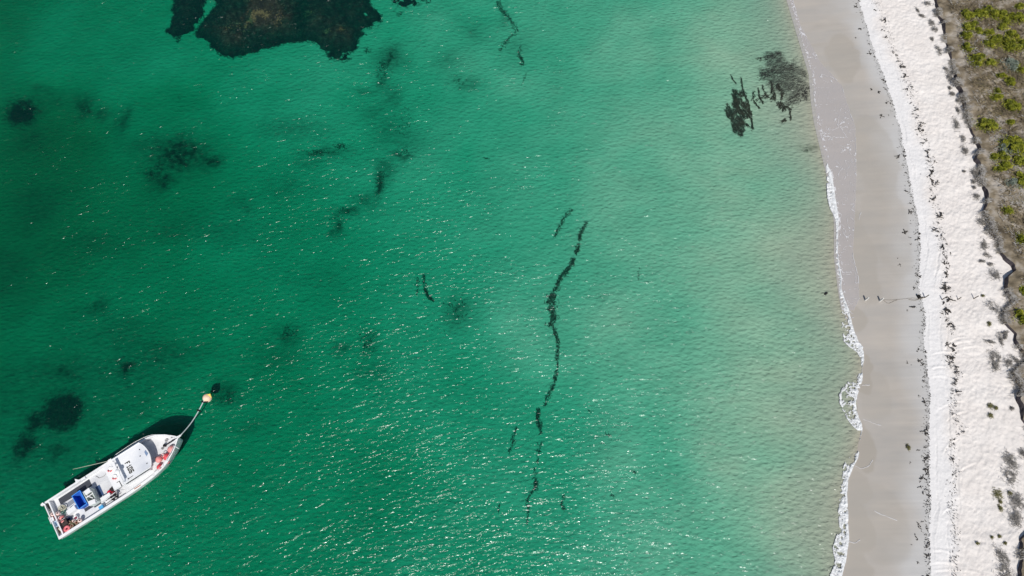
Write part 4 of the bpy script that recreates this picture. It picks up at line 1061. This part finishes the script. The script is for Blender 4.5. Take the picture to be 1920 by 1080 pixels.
def edge_brush(name, n, m, label, lw, ww):
    yv = rng.uniform(-3, 96, n); yv = yv[fbm(yv * .8, yv * 0 + 6, 3, 411) > .45]; n = len(yv)
    off = rng.normal(.12, .28, n); xv = scarp_x(yv) + off
    top = np.interp(yv, Ys[:, 0], Zs[:, -1])
    zv = np.where(off < .05, np.maximum(Z_BASE + .1, top - (.05 - off) * 1.1), top + rng.uniform(0, .12, n))
    V, F = blades(np.stack([xv, yv, zv], -1), rng.normal(3.3, .8, n), rng.uniform(*lw, n), rng.uniform(*ww, n), .6, 2, .1)
    tag(np_mesh(name, V, F, m, None, False), label, kind='stuff')
edge_brush('hanging_brush', 15000, pale_t, 'bleached brush hanging over the eroded dune edge', (.25, .7), (.02, .06))
edge_brush('hanging_roots', 6000, brown_m, 'brown roots hanging over the eroded dune edge', (.25, .8), (.02, .05))

# ------------------------------------------------------------------ THE FISHING BOAT
white_m = mat('boat_white', [(.80, .80, .80), (.88, .88, .87)], .35, .7, spec=.5)
grey_deck = mat('deck_paint', [(.58, .59, .61), (.76, .76, .76)], .7, .8, detail=7)
roof_m = mat('roof_paint', [(.62, .64, .68), (.76, .77, .79), (.86, .86, .86)], .5, .45, detail=7, spec=.4)
glass_m = mat('dark_window', (.015, .02, .03), .08, spec=.6)
dark_m = mat('dark_rubber', (.055, .06, .075), .85)
steel_m = mat('steel', (.55, .56, .58), .35, metallic=.8)
blackp_m = mat('black_plastic', (.012, .012, .014), .5)
blue_m = mat('blue_tub', [(.02, .10, .50), (.035, .16, .62)], .4, 1.0, spec=.5)
lblue_m = mat('pale_blue_plastic', (.10, .42, .75), .4)
pink_m = mat('faded_pink_float', [(.72, .20, .20), (.82, .42, .38)], .5, 3.0)
red_m = mat('red_float', [(.62, .045, .07), (.75, .12, .13)], .45, 3.0)
pale_pink = mat('pale_pink_float', [(.78, .55, .50), (.84, .70, .64)], .5, 3.0)
orange_m = mat('faded_orange_buoy', [(.85, .52, .33), (.88, .74, .58)], .5, 2.2)
yellow_m = mat('yellow_patch', (.85, .66, .12), .5)
ropew_m = mat('white_rope', (.62, .68, .66), .8)
navy_m = mat('navy_bin', (.02, .035, .09), .6)
olive_p = mat('pot_slats', [(.14, .17, .09), (.25, .24, .15)], .8, 5.0)
brown_p = mat('pot_timber', [(.30, .20, .14), (.42, .33, .24)], .8, 5.0)
teal_n = mat('teal_net', [(.05, .18, .15), (.20, .35, .30)], .9, 6.0)
cream_m = mat('cream_rope', [(.45, .42, .30), (.70, .68, .56)], .9, 7.0)
bluegrey = mat('blue_grey_panel', (.20, .28, .42), .4)
bin_dark = mat('black_bin', (.03, .025, .025), .6)

_sternP, _sternS, _bowP = P(79.5, 943, 1.6), P(110.5, 1012, 1.6), P(334, 820, 2.2)
BX, BY = (_sternP[0] + _sternS[0]) / 2, (_sternP[1] + _sternS[1]) / 2
BANG = math.atan2(_bowP[1] - BY, _bowP[0] - BX)
BX -= math.sin(BANG) * .0; BY += math.cos(BANG) * .0
def bw(x, y, z=0.0):
    return (BX + x * math.cos(BANG) - y * math.sin(BANG), BY + x * math.sin(BANG) + y * math.cos(BANG), z)
boat = empty('fishing_boat', (BX, BY, 0), BANG, label='white fishing boat with flat cabin roof moored by its bow to a buoy', cat='boat')
LEN = 16.35
_hx = [0, 3, 6, 9, 11, 12, 13.3, 14.1, 15.3, 15.9, 16.2, 16.35]
_hw = [2.44, 2.48, 2.50, 2.52, 2.50, 2.44, 2.22, 1.92, 1.10, .54, .23, .03]
def hw(x): return float(np.interp(x, _hx, _hw))
def sheer(x): return 1.52 + .75 * smooth(7, 16.35, x)
# hull: loft of sections, rail to keel
N_S = 30
sx = [LEN * (1 - (1 - i / (N_S - 1)) ** 1.5) for i in range(N_S)]
lv = [(1.0, 1.0, None), (.95, .995, .75), (.86, .965, 0.0), (.74, .94, -.45), (.05, .90, -.85)]
mb = MB(); vs = []; nlev = len(lv)
for x in sx:
    row = []
    for wf, xf, z in lv:
        fl2 = 1 - (1 - wf) * (1 + 1.8 * smooth(9, 15.5, x))
        row.append((x * xf, hw(x) * max(fl2, .02), sheer(x) - .002 if z is None else z))
    vs += row + [(a, -b, c) for a, b, c in row[::-1]]
w2 = 2 * nlev; fs = []
for i in range(N_S - 1):
    for j in range(w2 - 1):
        fs.append((i * w2 + j, i * w2 + j + 1, (i + 1) * w2 + j + 1, (i + 1) * w2 + j))
fs.append(tuple(range(w2)))
mb.add(vs, fs); mb.build('hull', white_m, boat, True)
# rail cap and inside of the bulwark
for s in (1, -1):
    mb = MB(); vs = []; fs = []
    xs_ = [LEN * (1 - (1 - i / 35) ** 1.4) for i in range(36)]
    for x in xs_:
        h = hw(x); t = (.17 if s > 0 else .30) if x < 14.5 else .14
        zt = sheer(x)
        dk = .95 if x < 8.2 else 1.35 + .25 * smooth(9, 13, x)
        vs += [(x, s * (h + .03), zt - .06), (x, s * (h + .03), zt + .03), (x, s * max(h - t, .0), zt + .03), (x, s * max(h - t - .02, .0), min(dk, zt))]
    for i in range(35):
        for j in range(3): fs.append((i * 4 + j, i * 4 + j + 1, i * 4 + 5 + j, i * 4 + 4 + j))
    mb.add(vs, fs); mb.build('bulwark', white_m, boat, False)
# decks
def deck(name, x0, x1, zf, m, n=20, inset=.13):
    mb = MB(); vs = []; fs = []
    for i in range(n):
        x = x0 + (x1 - x0) * i / (n - 1); h = max(hw(x) - inset, .01)
        vs += [(x, h, zf(x)), (x, -h, zf(x))]
    for i in range(n - 1): fs.append((i * 2, i * 2 + 2, i * 2 + 3, i * 2 + 1))
    mb.add(vs, fs); return mb.build(name, m, boat)
deck('work_deck', .62, 8.3, lambda x: .95, grey_deck)
deck('fore_deck', 8.3, 16.1, lambda x: 1.35 + .25 * smooth(9, 13, x), grey_deck, 26)
MB().box((8.32, 0, 1.16), (.06, 4.5, .42)).build('deck_step', white_m, boat)
# transom wall and stern platform
MB().box((.62, 0, 1.26), (.14, 4.5, .72)).build('transom', white_m, boat)
deck('stern_platform', .02, .56, lambda x: .86, grey_deck, 4)
MB().box((.05, 0, 1.18), (.10, 4.7, .68)).build('stern_rail', white_m, boat)
mb = MB(); mb.box((-.05, 2.32, 1.62), (.34, .26, .20), .4); mb.box((.12, 2.1, 1.58), (.12, .34, .12)); mb.build('corner_bracket', white_m, boat)
mb = MB(); mb.box((.12, .15, 1.45), (.42, .5, .05)); mb.box((-.1, .15, 1.5), (.05, .9, .05)); mb.build('gate_frame', white_m, boat)
MB().prism([(4.05, 2.36), (4.55, 2.30), (4.75, 2.42), (4.45, 2.52), (4.12, 2.88)], 1.50, 1.66).build('davit_fin', white_m, boat)
MB().prism([(4.7, 2.2), (5.2, 2.2), (5.2, 2.47), (4.7, 2.47)], 1.54, 1.68).build('fairlead', white_m, boat)
# cabin
CY = .05
def arc_poly(x0, x1, hwid, bulge, n=9):
    pts = [(x0, CY - hwid)]
    for i in range(n):
        t = -1 + 2 * i / (n - 1); pts.append((x1 + bulge * (1 - abs(t) ** 2.2), CY + hwid * t))
    pts.append((x0, CY + hwid)); return pts
cabin = MB().prism(arc_poly(9.0, 12.0, 1.62, .42), 1.3, 2.92).build('cabin', white_m, boat)
for s in (1, -1):
    for k in range(4):
        MB().box((9.55 + k * .72, CY + s * 1.63, 2.52), (.70, .03, .34)).build('window', glass_m, cabin)
for k in range(5):
    t = -.8 + .4 * k; t2 = t + .34
    xa, xb = 12.0 + .42 * (1 - abs(t) ** 2.2), 12.0 + .42 * (1 - min(1, abs(t2)) ** 2.2)
    MB().add([(xa + .02, CY + 1.62 * t, 2.0), (xb + .02, CY + 1.62 * t2, 2.0), (xb + .02, CY + 1.62 * t2, 2.7), (xa + .02, CY + 1.62 * t, 2.7)], [(0, 1, 2, 3)]).build('window', glass_m, cabin)
roof = MB().prism(arc_poly(7.95, 12.52, 1.76, .48), 2.95, 3.05).build('roof', roof_m, boat)
# raised rim round the roof
ap = arc_poly(7.95, 12.52, 1.72, .48, 15)
MB().tube([(x, y, 3.07) for x, y in ap], .045, 6).build('rim', white_m, roof)
MB().box((8.55, CY, 3.062), (1.1, 3.3, .024)).build('aft_panel', white_m, roof)
for y in (1.45, -1.5):
    MB().tube([(8.1, CY + y, .95 if y > 0 else .95), (8.1, CY + y, 2.95)], .05, 8).build('roof_post', white_m, boat)
# F 106 painted on the roof, read from the stern
GL = {'F': ["111", "100", "110", "100", "100"], '1': ["010", "110", "010", "010", "111"], '0': ["111", "101", "101", "101", "111"], '6': ["111", "100", "111", "101", "111"]}
letter_m = mat('black_lettering', (.035, .035, .025), .7)
ycur = .50
for ch, wdt_, gap in (('F', .30, .20), ('1', .22, .06), ('0', .32, .07), ('6', .32, .0)):
    mb = MB(); g = GL[ch]
    for r_, rowt in enumerate(g):
        c0 = 0
        while c0 < 3:
            if rowt[c0] == '1':
                c1 = c0
                while c1 < 3 and rowt[c1] == '1': c1 += 1
                mb.box((10.74 - (r_ + .5) * .116, ycur - (c0 + c1) / 2 * wdt_ / 3, 3.066), (.118, wdt_ / 3 * (c1 - c0), .012)); c0 = c1
            else: c0 += 1
    mb.build('lettering', letter_m, roof)
    ycur -= wdt_ + gap
MB().add([(12.78, .52, 3.075), (12.90, -.04, 3.075), (12.60, -.26, 3.075), (12.58, .36, 3.075)], [(0, 3, 2, 1)]).build('roof_hatch', bluegrey, roof)
for x, y in ((12.25, .95), (12.30, -1.05), (9.2, 1.45), (12.0, .2)): MB().lathe([(.05, 0), (.05, .10), (.02, .14)], (x, y, 3.05), 8).build('roof_fitting', blackp_m, roof)
mb = MB(); mb.tube([(9.85, -1.42, 3.09), (10.4, -1.40, 3.09)], .03, 6); mb.box((9.82, -1.42, 3.1), (.12, .10, .08)); mb.build('wiper_bar', blackp_m, roof)
# gantry with aerials, radar, lights
gan = MB().box((9.36, -.25, 3.82), (.30, 2.75, .09)).build('gantry', white_m, boat)
for y in (.98, -1.48): MB().tube([(9.36, y, 3.03), (9.36, y, 3.8)], .05, 8).build('gantry_leg', white_m, gan)
MB().lathe([(.24, 0), (.28, .05), (.26, .16), (.12, .22)], (9.42, -.28, 3.87), 16).build('radar', white_m, gan)
mb = MB(); mb.tube([(9.0, .65, 3.05), (9.0, .65, 3.5)], .04); mb.lathe([(.16, 0), (.17, .14), (.08, .22)], (9.0, .65, 3.5), 12); mb.build('satellite_dome', white_m, roof)
mb = MB(); mb.lathe([(.09, 0), (.09, .35)], (9.10, .05, 3.06), 10); mb.box((9.02, .95, 3.2), (.5, .22, .25)); mb.build('searchlight', white_m, roof)
MB().lathe([(.08, 0), (.10, .18), (.03, .2)], (9.22, .50, 3.06), 10).build('lamp', blackp_m, roof)
mb = MB(); mb.tube([(8.55, -1.05, 3.10), (8.85, -1.05, 3.12), (8.88, -1.85, 3.12), (8.55, -1.85, 3.10)], .035, 6); mb.build('grab_rail', blackp_m, roof)
MB().box((8.9, 1.82, 3.0), (.42, .28, .22)).build('pole_holder', white_m, boat)
mb = MB(); mb.tube([(8.8, 1.85, 3.05), (7.6, 2.25, 3.3), (6.2, 2.75, 3.55), (5.2, 3.15, 3.6)], [.035, .03, .024, .015], 6); mb.build('outrigger_pole', mat('pole_tan', (.50, .52, .42), .6), boat)
# side rails
for s, x0, x1 in ((1, 9.2, 15.6), (-1, 11.8, 15.6)):
    mb = MB(); pts = []
    for i in range(22):
        x = x0 + (x1 - x0) * i / 21; pts.append((x, s * (hw(x) - .05), sheer(x) + .55 - .2 * smooth(13.5, 15.6, x)))
    mb.tube(pts, .028, 6)
    for i in range(1, 22, 4): mb.tube([(pts[i][0], pts[i][1], sheer(pts[i][0])), pts[i]], .02, 5)
    mb.build('hand_rail', white_m, boat)
MB().box((9.95, -2.37, sheer(10) + .045), (1.1, .09, .03)).build('rub_strip', mat('rust_strip', (.42, .17, .10), .7), boat)
# bow: sprit, roller, bitts
mb = MB(); mb.tube([(15.2, .28, 2.28), (16.75, .02, 2.30)], .06, 6); mb.tube([(15.2, -.28, 2.28), (16.75, -.02, 2.30)], .06, 6); mb.box((16.6, 0, 2.32), (.3, .16, .12)); mb.build('bow_sprit', white_m, boat)
MB().tube([(14.55, .18, 1.78), (15.2, .1, 1.95), (15.9, .03, 2.2)], .07, 8).build('anchor_shank', blackp_m, boat)
mb = MB(); mb.tube([(15.55, -.72, 2.32), (15.85, -1.3, 2.3)], .045, 6); mb.build('anchor_fluke', white_m, boat)
mb = MB(); mb.lathe([(.14, 0), (.14, .3), (.18, .3), (.18, .36)], (14.5, .2, 1.6), 10); mb.build('windlass', blackp_m, boat)
# ---- gear standing on the boat: things of their own
def put(mbd, name, m, x, y, z, label, cat, rz=0, group=None, sm=True):
    o = mbd.build(name, m, None, sm); o.location = bw(x, y, z); o.rotation_euler = (0, 0, BANG + rz)
    return tag(o, label, cat, group)
def child(mbd, name, m, parent, sm=True): return mbd.build(name, m, parent, sm)
def float_ball(x, y, z, r, m, label, group='round floats on the boat', tilt=0):
    mb = MB(); mb.lathe(sphere_prof(r, 11, 1.0, r), (0, 0, 0), 18)
    o = put(mb, 'float', m, x, y, z, label, 'float', 0, group)
    mb = MB(); mb.lathe([(.06, 0), (.08, .05), (.05, .12)], (0, 0, 2 * r - .03), 8); child(mb, 'eye', blackp_m, o)
    o.rotation_euler = (tilt, tilt * .6, BANG)
    return o
FZ = 1.56
float_ball(14.82, -.38, FZ, .46, pink_m, 'large pink float nearest the bow point', tilt=.8)
float_ball(14.02, -.92, FZ, .44, red_m, 'salmon red float with a rope on it, second from the bow', tilt=.7)
float_ball(13.36, -1.16, FZ, .40, pink_m, 'pink float with a dark neck, third from the bow', tilt=-.7)
float_ball(12.86, -1.62, FZ, .38, red_m, 'small salmon red float farthest from the bow', tilt=.6)
float_ball(13.85, -1.48, FZ, .26, pink_m, 'small pink float tucked against the starboard rail', tilt=1.2)
def coil(x, y, z, r, m, label, n=3, cat='rope', turns=.05):
    mb = MB()
    for k in range(n): mb.torus((random.uniform(-.04, .04), random.uniform(-.04, .04), .03 + .05 * k), r * (1 - .12 * k), .035, n=16, k=5, tilt=random.uniform(-.15, .15))
    return put(mb, 'rope_coil', m, x, y, z, label, cat, 0, 'coils of rope aboard')
greyrope = mat('grey_rope', (.30, .30, .30), .9)
coil(14.9, .75, FZ, .17, greyrope, 'grey rope coil on the port side of the foredeck')
coil(14.1, .12, FZ, .13, greyrope, 'small grey rope coil behind the large pink float')
coil(14.62, -1.05, FZ, .19, mat('brown_rope', (.24, .15, .13), .9), 'brown rope coil beside the starboard bow rail')
pk = coil(13.95, -.95, FZ + .66, .2, pink_m, 'pink rope looped over the second float', 2)
# blue tub
def hollow(w, d, h, t, flare=.1):
    mb = MB(); a, b = w / 2, d / 2; A_, B_ = a * (1 - flare), b * (1 - flare)
    o_ = [(-A_, -B_, 0), (A_, -B_, 0), (A_, B_, 0), (-A_, B_, 0), (-a, -b, h), (a, -b, h), (a, b, h), (-a, b, h)]
    i_ = [(-a + t, -b + t, h), (a - t, -b + t, h), (a - t, b - t, h), (-a + t, b - t, h), (-A_ + t, -B_ + t, t), (A_ - t, -B_ + t, t), (A_ - t, B_ - t, t), (-A_ + t, B_ - t, t)]
    fs = [(3, 2, 1, 0), (0, 1, 5, 4), (1, 2, 6, 5), (2, 3, 7, 6), (3, 0, 4, 7), (4, 5, 9, 8), (5, 6, 10, 9), (6, 7, 11, 10), (7, 4, 8, 11), (8, 9, 13, 12), (9, 10, 14, 13), (10, 11, 15, 14), (11, 8, 12, 15), (12, 13, 14, 15)]
    return mb.add(o_ + i_, fs)
DZ = .953
tub = put(hollow(1.0, 1.9, .98, .05, .12), 'fish_tub', blue_m, 3.78, .17, DZ, 'big open blue plastic fish tub in the middle of the deck', 'tub', .06, sm=False)
rim = MB()
for (c, d) in (((0, .93, .985), (1.06, .08, .05)), ((0, -.93, .985), (1.06, .08, .05)), ((.49, 0, .985), (.08, 1.78, .05)), ((-.49, 0, .985), (.08, 1.78, .05))): rim.box(c, d)
child(rim, 'tub_rim', mat('blue_rim', (.06, .28, .78), .4), tub, False)
# white insulated bin with open well and two lids
bn = put(hollow(.92, 1.95, 1.02, .08, .04), 'insulated_bin', mat('bin_greenwhite', (.58, .64, .60), .5), 4.92, -.22, DZ, 'white insulated bin with a dark open well behind the blue tub', 'bin', .04, sm=False)
child(MB().box((0, .15, .98), (.9, .09, .1)).box((0, -.05, 1.03), (.09, .8, .03), .6), 'divider', white_m, bn, False)
child(MB().box((.08, .66, 1.12), (.72, .55, .18), .05, .9), 'lid', white_m, bn, False)
child(MB().box((.0, -.78, 1.12), (.86, .52, .2), -.25, .88), 'lid', white_m, bn, False)
def mat_slab(pts, z, label, m=dark_m):
    cx = sum(p[0] for p in pts) / len(pts); cy = sum(p[1] for p in pts) / len(pts)
    put(MB().prism([(a - cx, b - cy) for a, b in pts], 0, .025), 'deck_mat', m, cx, cy, z, label, 'mat', 0, 'rubber mats on the work deck', False)
mat_slab([(1.35, 1.35), (5.2, 1.25), (5.2, 2.17), (1.35, 2.12)], DZ, 'long charcoal rubber mat along the port side of the deck')
mat_slab([(5.45, -.55), (5.95, -.55), (5.95, .85), (5.45, .85)], DZ, 'navy blue mat with painted shade between the white bin and the cabin', mat('navy_mat_shade', (.045, .085, .19), .8))  # mat and the bluish shadow on it, both put into one colour
mat_slab([(4.45, -1.32), (5.3, -1.32), (5.3, -.7), (4.45, -.7)], DZ, 'charcoal mat starboard of the white bin')
mat_slab([(3.4, -1.12), (4.38, -1.12), (4.38, -.72), (3.4, -.72)], DZ, 'short charcoal mat starboard of the blue tub')
mat_slab([(1.95, .55), (2.85, .62), (2.85, 1.15), (1.95, 1.08)], DZ, 'pale grey mat aft of the blue tub', mat('grey_mat', (.25, .27, .31), .8))
mb = MB(); mb.box((0, 0, .35), (1.05, .62, .7), .1, .96); mb.box((.5, .35, .62), (.5, .12, .1), .2)
put(mb, 'bait_box', white_m, 2.42, -.24, DZ, 'white bait box with a side arm aft of the blue tub', 'box', sm=False)
# starboard aft gear
float_ball(-.02 + .28, .85, .90, .28, pale_pink, 'pale pink float on the stern platform', tilt=.3)
float_ball(.30, .52, .90, .24, red_m, 'red float beside the pale one on the stern platform', tilt=.9)
float_ball(.98, .40, DZ + .35, .25, pale_pink, 'cream float on top of the pile inside the transom', tilt=.2)
float_ball(.95, .02, DZ + .2, .29, pink_m, 'rose float under the cream one inside the transom', tilt=.9)
float_ball(.98, -.48, DZ + .2, .33, pink_m, 'larger rose float beside the black bin', tilt=1.1)
float_ball(2.72, -1.78, DZ + .3, .25, pale_pink, 'pale pink float at the forward end of the pot row', tilt=.3)
float_ball(2.05, -1.35, DZ + .25, .22, pale_pink, 'pale pink float inboard of the green pot', tilt=.5)
float_ball(6.62, -.62, DZ + .05, .27, mat('crimson_float', (.60, .015, .05), .45), 'crimson float near the cabin on the work deck', tilt=.6)
float_ball(6.95, -.98, DZ, .16, red_m, 'small red float next to the crimson one', tilt=.4)
mb = hollow(.75, .75, .65, .05, .05)
b0 = put(mb, 'gear_bin', bin_dark, 1.18, -1.08, DZ, 'square black gear bin inside the transom', 'bin', .1, sm=False)
child(MB().lathe(sphere_prof(.09, 7, 1, .09), (-.05, .05, .58), 10).box((0, 0, .56), (.62, .62, .05)), 'contents', mat('dark_brown_gear', (.06, .045, .04), .8), b0, False)
def tyre(x, y, z, R_, r_, m, label):
    put(MB().torus((0, 0, r_), R_, r_, n=24, k=10), 'ring_fender', m, x, y, z, label, 'fender')
tyre(1.14, -1.80, DZ + .28, .24, .15, mat('rose_fender', [(.72, .14, .17), (.80, .26, .27)], .5, 3.0), 'round rose ring fender in the starboard stern corner')
def pot(x, y, z, m, m2, label, rz=.1, w=.56):
    root = empty('lobster_pot', bw(x, y, z), BANG + rz, label=label, cat='lobster pot', group='lobster pots along the starboard rail')
    child(MB().box((0, 0, .03), (w, w, .05)), 'base', m2, root, False)
    for k in range(4):
        a = k * math.pi / 2
        for j in range(3):
            u_ = .05 + .12 * j
            c = (math.cos(a) * (w / 2 - .01 - .06 * j), math.sin(a) * (w / 2 - .01 - .06 * j), .09 + .13 * j)
            child(MB().box(c, (.03, w - .1 * j, .07), a), 'slat', m, root, False)
    mb = MB()
    for k in range(4):
        a = k * math.pi / 2; mb.box((math.cos(a) * .14, math.sin(a) * .14, .45), (.10, .36, .03), a)
    child(mb, 'top_board', m2, root, False)
    child(MB().lathe([(.12, 0), (.10, .1), (.10, .1)], (0, 0, .40), 10), 'neck', mat('dark_red_neck', (.10, .015, .012), .6), root)
pot(1.70, -1.85, DZ, brown_p, brown_p, 'brown timber lobster pot beside the rose ring fender')
pot(2.28, -1.84, DZ, olive_p, brown_p, 'olive lobster pot with brown top, third along the rail', .05)
pot(1.95, -1.50, DZ + .12, olive_p, olive_p, 'green slatted lobster pot stacked between its brown neighbours', .4)
pot(1.58, -1.32, DZ, brown_p, brown_p, 'brown lobster pot inboard of the ring fender', .3, .5)
put(hollow(.42, .42, .45, .04), 'bucket', navy_m, 1.72, -.92, DZ, 'navy blue bucket aft of the white box', 'bucket', .3, sm=False)
put(MB().lathe([(.24, 0), (.27, .4), (.23, .4), (.2, .06)], (0, 0, 0), 16), 'bucket', white_m, 2.35, -1.22, DZ, 'white bucket with red contents inboard of the pots', 'bucket')
put(MB().lathe(sphere_prof(.14, 7, .7, .1), (0, 0, 0), 10), 'float', mat('maroon_float', (.32, .03, .08), .5), 2.35, -1.22, DZ + .22, 'maroon float lying in the white bucket', 'float')
# rope and net heap
mb = MB()
for k in range(9): mb.torus((random.gauss(0, .12), random.gauss(0, .14), .08 + .05 * k), random.uniform(.14, .30), .04, n=14, k=5, tilt=random.uniform(-.5, .5))
put(mb, 'rope_heap', cream_m, 1.42, .72, DZ, 'tangled cream rope heap on the port side aft', 'rope')
mb = MB()
for k in range(7): mb.torus((random.gauss(0, .10), random.gauss(0, .10), .06 + .05 * k), random.uniform(.10, .2), .035, n=12, k=5, tilt=random.uniform(-.7, .7))
put(mb, 'net_heap', teal_n, 1.42, .30, DZ, 'teal net bundle beside the cream rope heap', 'net')
mb = MB()
for k in range(10): mb.torus((random.gauss(0, .08), random.gauss(0, .2), .06 + .04 * k), random.uniform(.08, .16), .035, n=12, k=5, tilt=random.uniform(-.9, .9))
put(mb, 'rope_heap', mat('black_rope', (.03, .03, .03), .8), .28, 1.85, .88, 'heap of dark rope and chain in the port stern corner', 'rope')
bs = put(hollow(.44, .7, .42, .04), 'basin', mat('ice_blue', (.55, .68, .80), .4), .22, -.55, 1.0, 'pale blue basin on the stern platform', 'basin', .05, sm=False)
ty_ = put(hollow(.42, .95, .35, .04, .03), 'fish_tray', mat('taupe_tray', (.36, .31, .27), .6), .30, -1.30, .88, 'taupe tray with a pale fish on the stern platform', 'tray', 0, sm=False)
put(MB().lathe([(.01, -.3), (.07, -.1), (.08, .05), (.02, .24), (.05, .3)], (0, 0, 0), 8), 'fish', mat('fish_pale', (.70, .66, .5), .4), .32, -1.3, 1.22, 'pale fish lying across the taupe tray', 'fish').rotation_euler = (R(90), 0, BANG + .2)
put(MB().lathe([(.20, 0), (.24, .15), (.16, .34), (.05, .4)], (0, 0, 0), 9), 'gear_bag', mat('lilac_bag', (.55, .56, .66), .8), .28, -2.0, .88, 'pale grey gear bag in the starboard stern corner', 'bag')
mb = MB(); mb.tube([(0, 0, .75), (.55, .18, .9), (1.15, .02, .75)], .03, 6); mb.tube([(.1, -.15, .75), (.8, -.35, .72), (1.3, -.12, .7)], .03, 6)
put(mb, 'gaff_pole', steel_m, .62, -.55, DZ, 'pale metal gaff poles lying across the transom', 'gaff', .3)
mb = MB(); mb.box((0, 0, .17), (.45, .32, .3)); mb.box((0, 0, .34), (.48, .35, .05))
put(mb, 'tackle_box', lblue_m, 5.3, -1.88, DZ + .2, 'small bright blue tackle box by the starboard rail', 'box', 0, sm=False)
rack = empty('pot_hauler_rack', bw(6.7, -1.65, DZ), BANG, label='rack of black and white bars along the starboard rail by the cabin', cat='rack')
for k in range(4):
    child(MB().box((random.uniform(-.1, .1), -.28 + .17 * k, .62 + .03 * k), (1.6 - .12 * k, .06, .05), .03 * k), 'bar', blackp_m if k % 2 == 0 else white_m, rack, False)
child(MB().box((0, 0, .3), (.06, .5, .6)).box((.5, 0, .3), (.06, .5, .6)), 'stand', blackp_m, rack, False)
child(MB().lathe([(.20, 0), (.20, .08), (.08, .1)], (.55, .05, .62), 14), 'hauler_wheel', blackp_m, rack)
put(MB().box((0, 0, .3), (1.2, .5, .6), 0, .95), 'locker', white_m, 6.2, -1.15, DZ, 'white deck locker beside the bar rack', 'locker', 0, sm=False)
put(MB().box((0, 0, .2), (.4, .5, .4), .2, .9).box((.2, .3, .12), (.2, .2, .24)), 'gear_pile', bin_dark, 7.1, -.65, DZ, 'dark gear pile between the crimson float and the cabin', 'gear', 0, sm=False)
hose = MB().tube([(6.0, 2.05, DZ + .05), (6.25, 1.55, DZ + .04), (6.8, 1.45, DZ + .04), (7.4, 1.7, DZ + .05), (7.8, 2.05, DZ + .08)], .03, 6)
hose.v = [(a - 6.0, b - 2.05, c - DZ) for a, b, c in hose.v]
put(hose, 'hose', greyrope, 6.0, 2.05, DZ, 'grey hose curving over the forward work deck', 'hose')
def life_ring(x, y, z, label):
    o = put(MB().torus((0, 0, .06), .24, .065, n=24, k=8), 'life_ring', white_m, x, y, z, label, 'life ring', 0, 'life rings on the aft roof')
    for k in range(2):
        a = R(170 + 75 * k); child(MB().torus((0, 0, .06), .24, .069, a, a + R(60), n=8, k=8), 'red_band', red_m, o)
life_ring(8.52, .82, 3.08, 'life ring with red bands on the aft roof, the port one')
life_ring(8.62, -.32, 3.08, 'life ring with red bands on the aft roof, the starboard one')

# ------------------------------------------------------------------ mooring buoy, floats, rope
bx, by = P(388, 745.5, .25)
buoy = MB().lathe(sphere_prof(.56, 13, .95, .30), (0, 0, 0), 24).build('mooring_buoy', orange_m, None, True, (bx, by, 0), (R(14), R(10), R(20)))
tag(buoy, 'big faded orange mooring buoy at the end of the bow rope', 'buoy')
child(MB().box((.25, .2, .70), (.5, .35, .03)).box((.42, .05, .6), (.2, .4, .03)), 'patch', yellow_m, buoy, False)
child(MB().lathe([(.16, 0), (.20, .06), (.10, .14)], (-.12, -.40, .50), 10), 'mooring_eye', blackp_m, buoy)
bz = bw(16.7, 0, 2.33)
tip = P(381, 753.5, .45)
A_ = Vector(bz); B_ = Vector((tip[0], tip[1], .42))
pts = []
for i in range(17):
    t = i / 16; p = A_.lerp(B_, t); p.z -= .55 * math.sin(math.pi * t) * (1 - .3 * t); pts.append(p)
pts.append(Vector((bx - .1, by - .35, .55)))
tag(MB().tube(pts, .065, 8).build('mooring_rope', ropew_m, None, True), 'pale mooring rope from the bow to the buoy', 'rope')
for k, (i, lab) in enumerate(((12, 'pair of black rope floats partway along the mooring rope'), (16, 'pair of black rope floats next to the mooring buoy'))):
    p = pts[i]; d = (pts[i] - pts[i - 1]).normalized(); sd = Vector((-d.y, d.x, 0)).normalized()
    r0 = empty('rope_float', p, math.atan2(d.y, d.x), label=lab, cat='rope float', group='black floats on the mooring rope')
    for s in (1, -1): child(MB().lathe(sphere_prof(.12, 8, 1.3, 0), (0, s * .17, 0), 10), 'bead', blackp_m, r0)
    child(MB().tube([(-.1, 0, 0), (.1, 0, 0)], .10, 8), 'collar', blackp_m, r0)
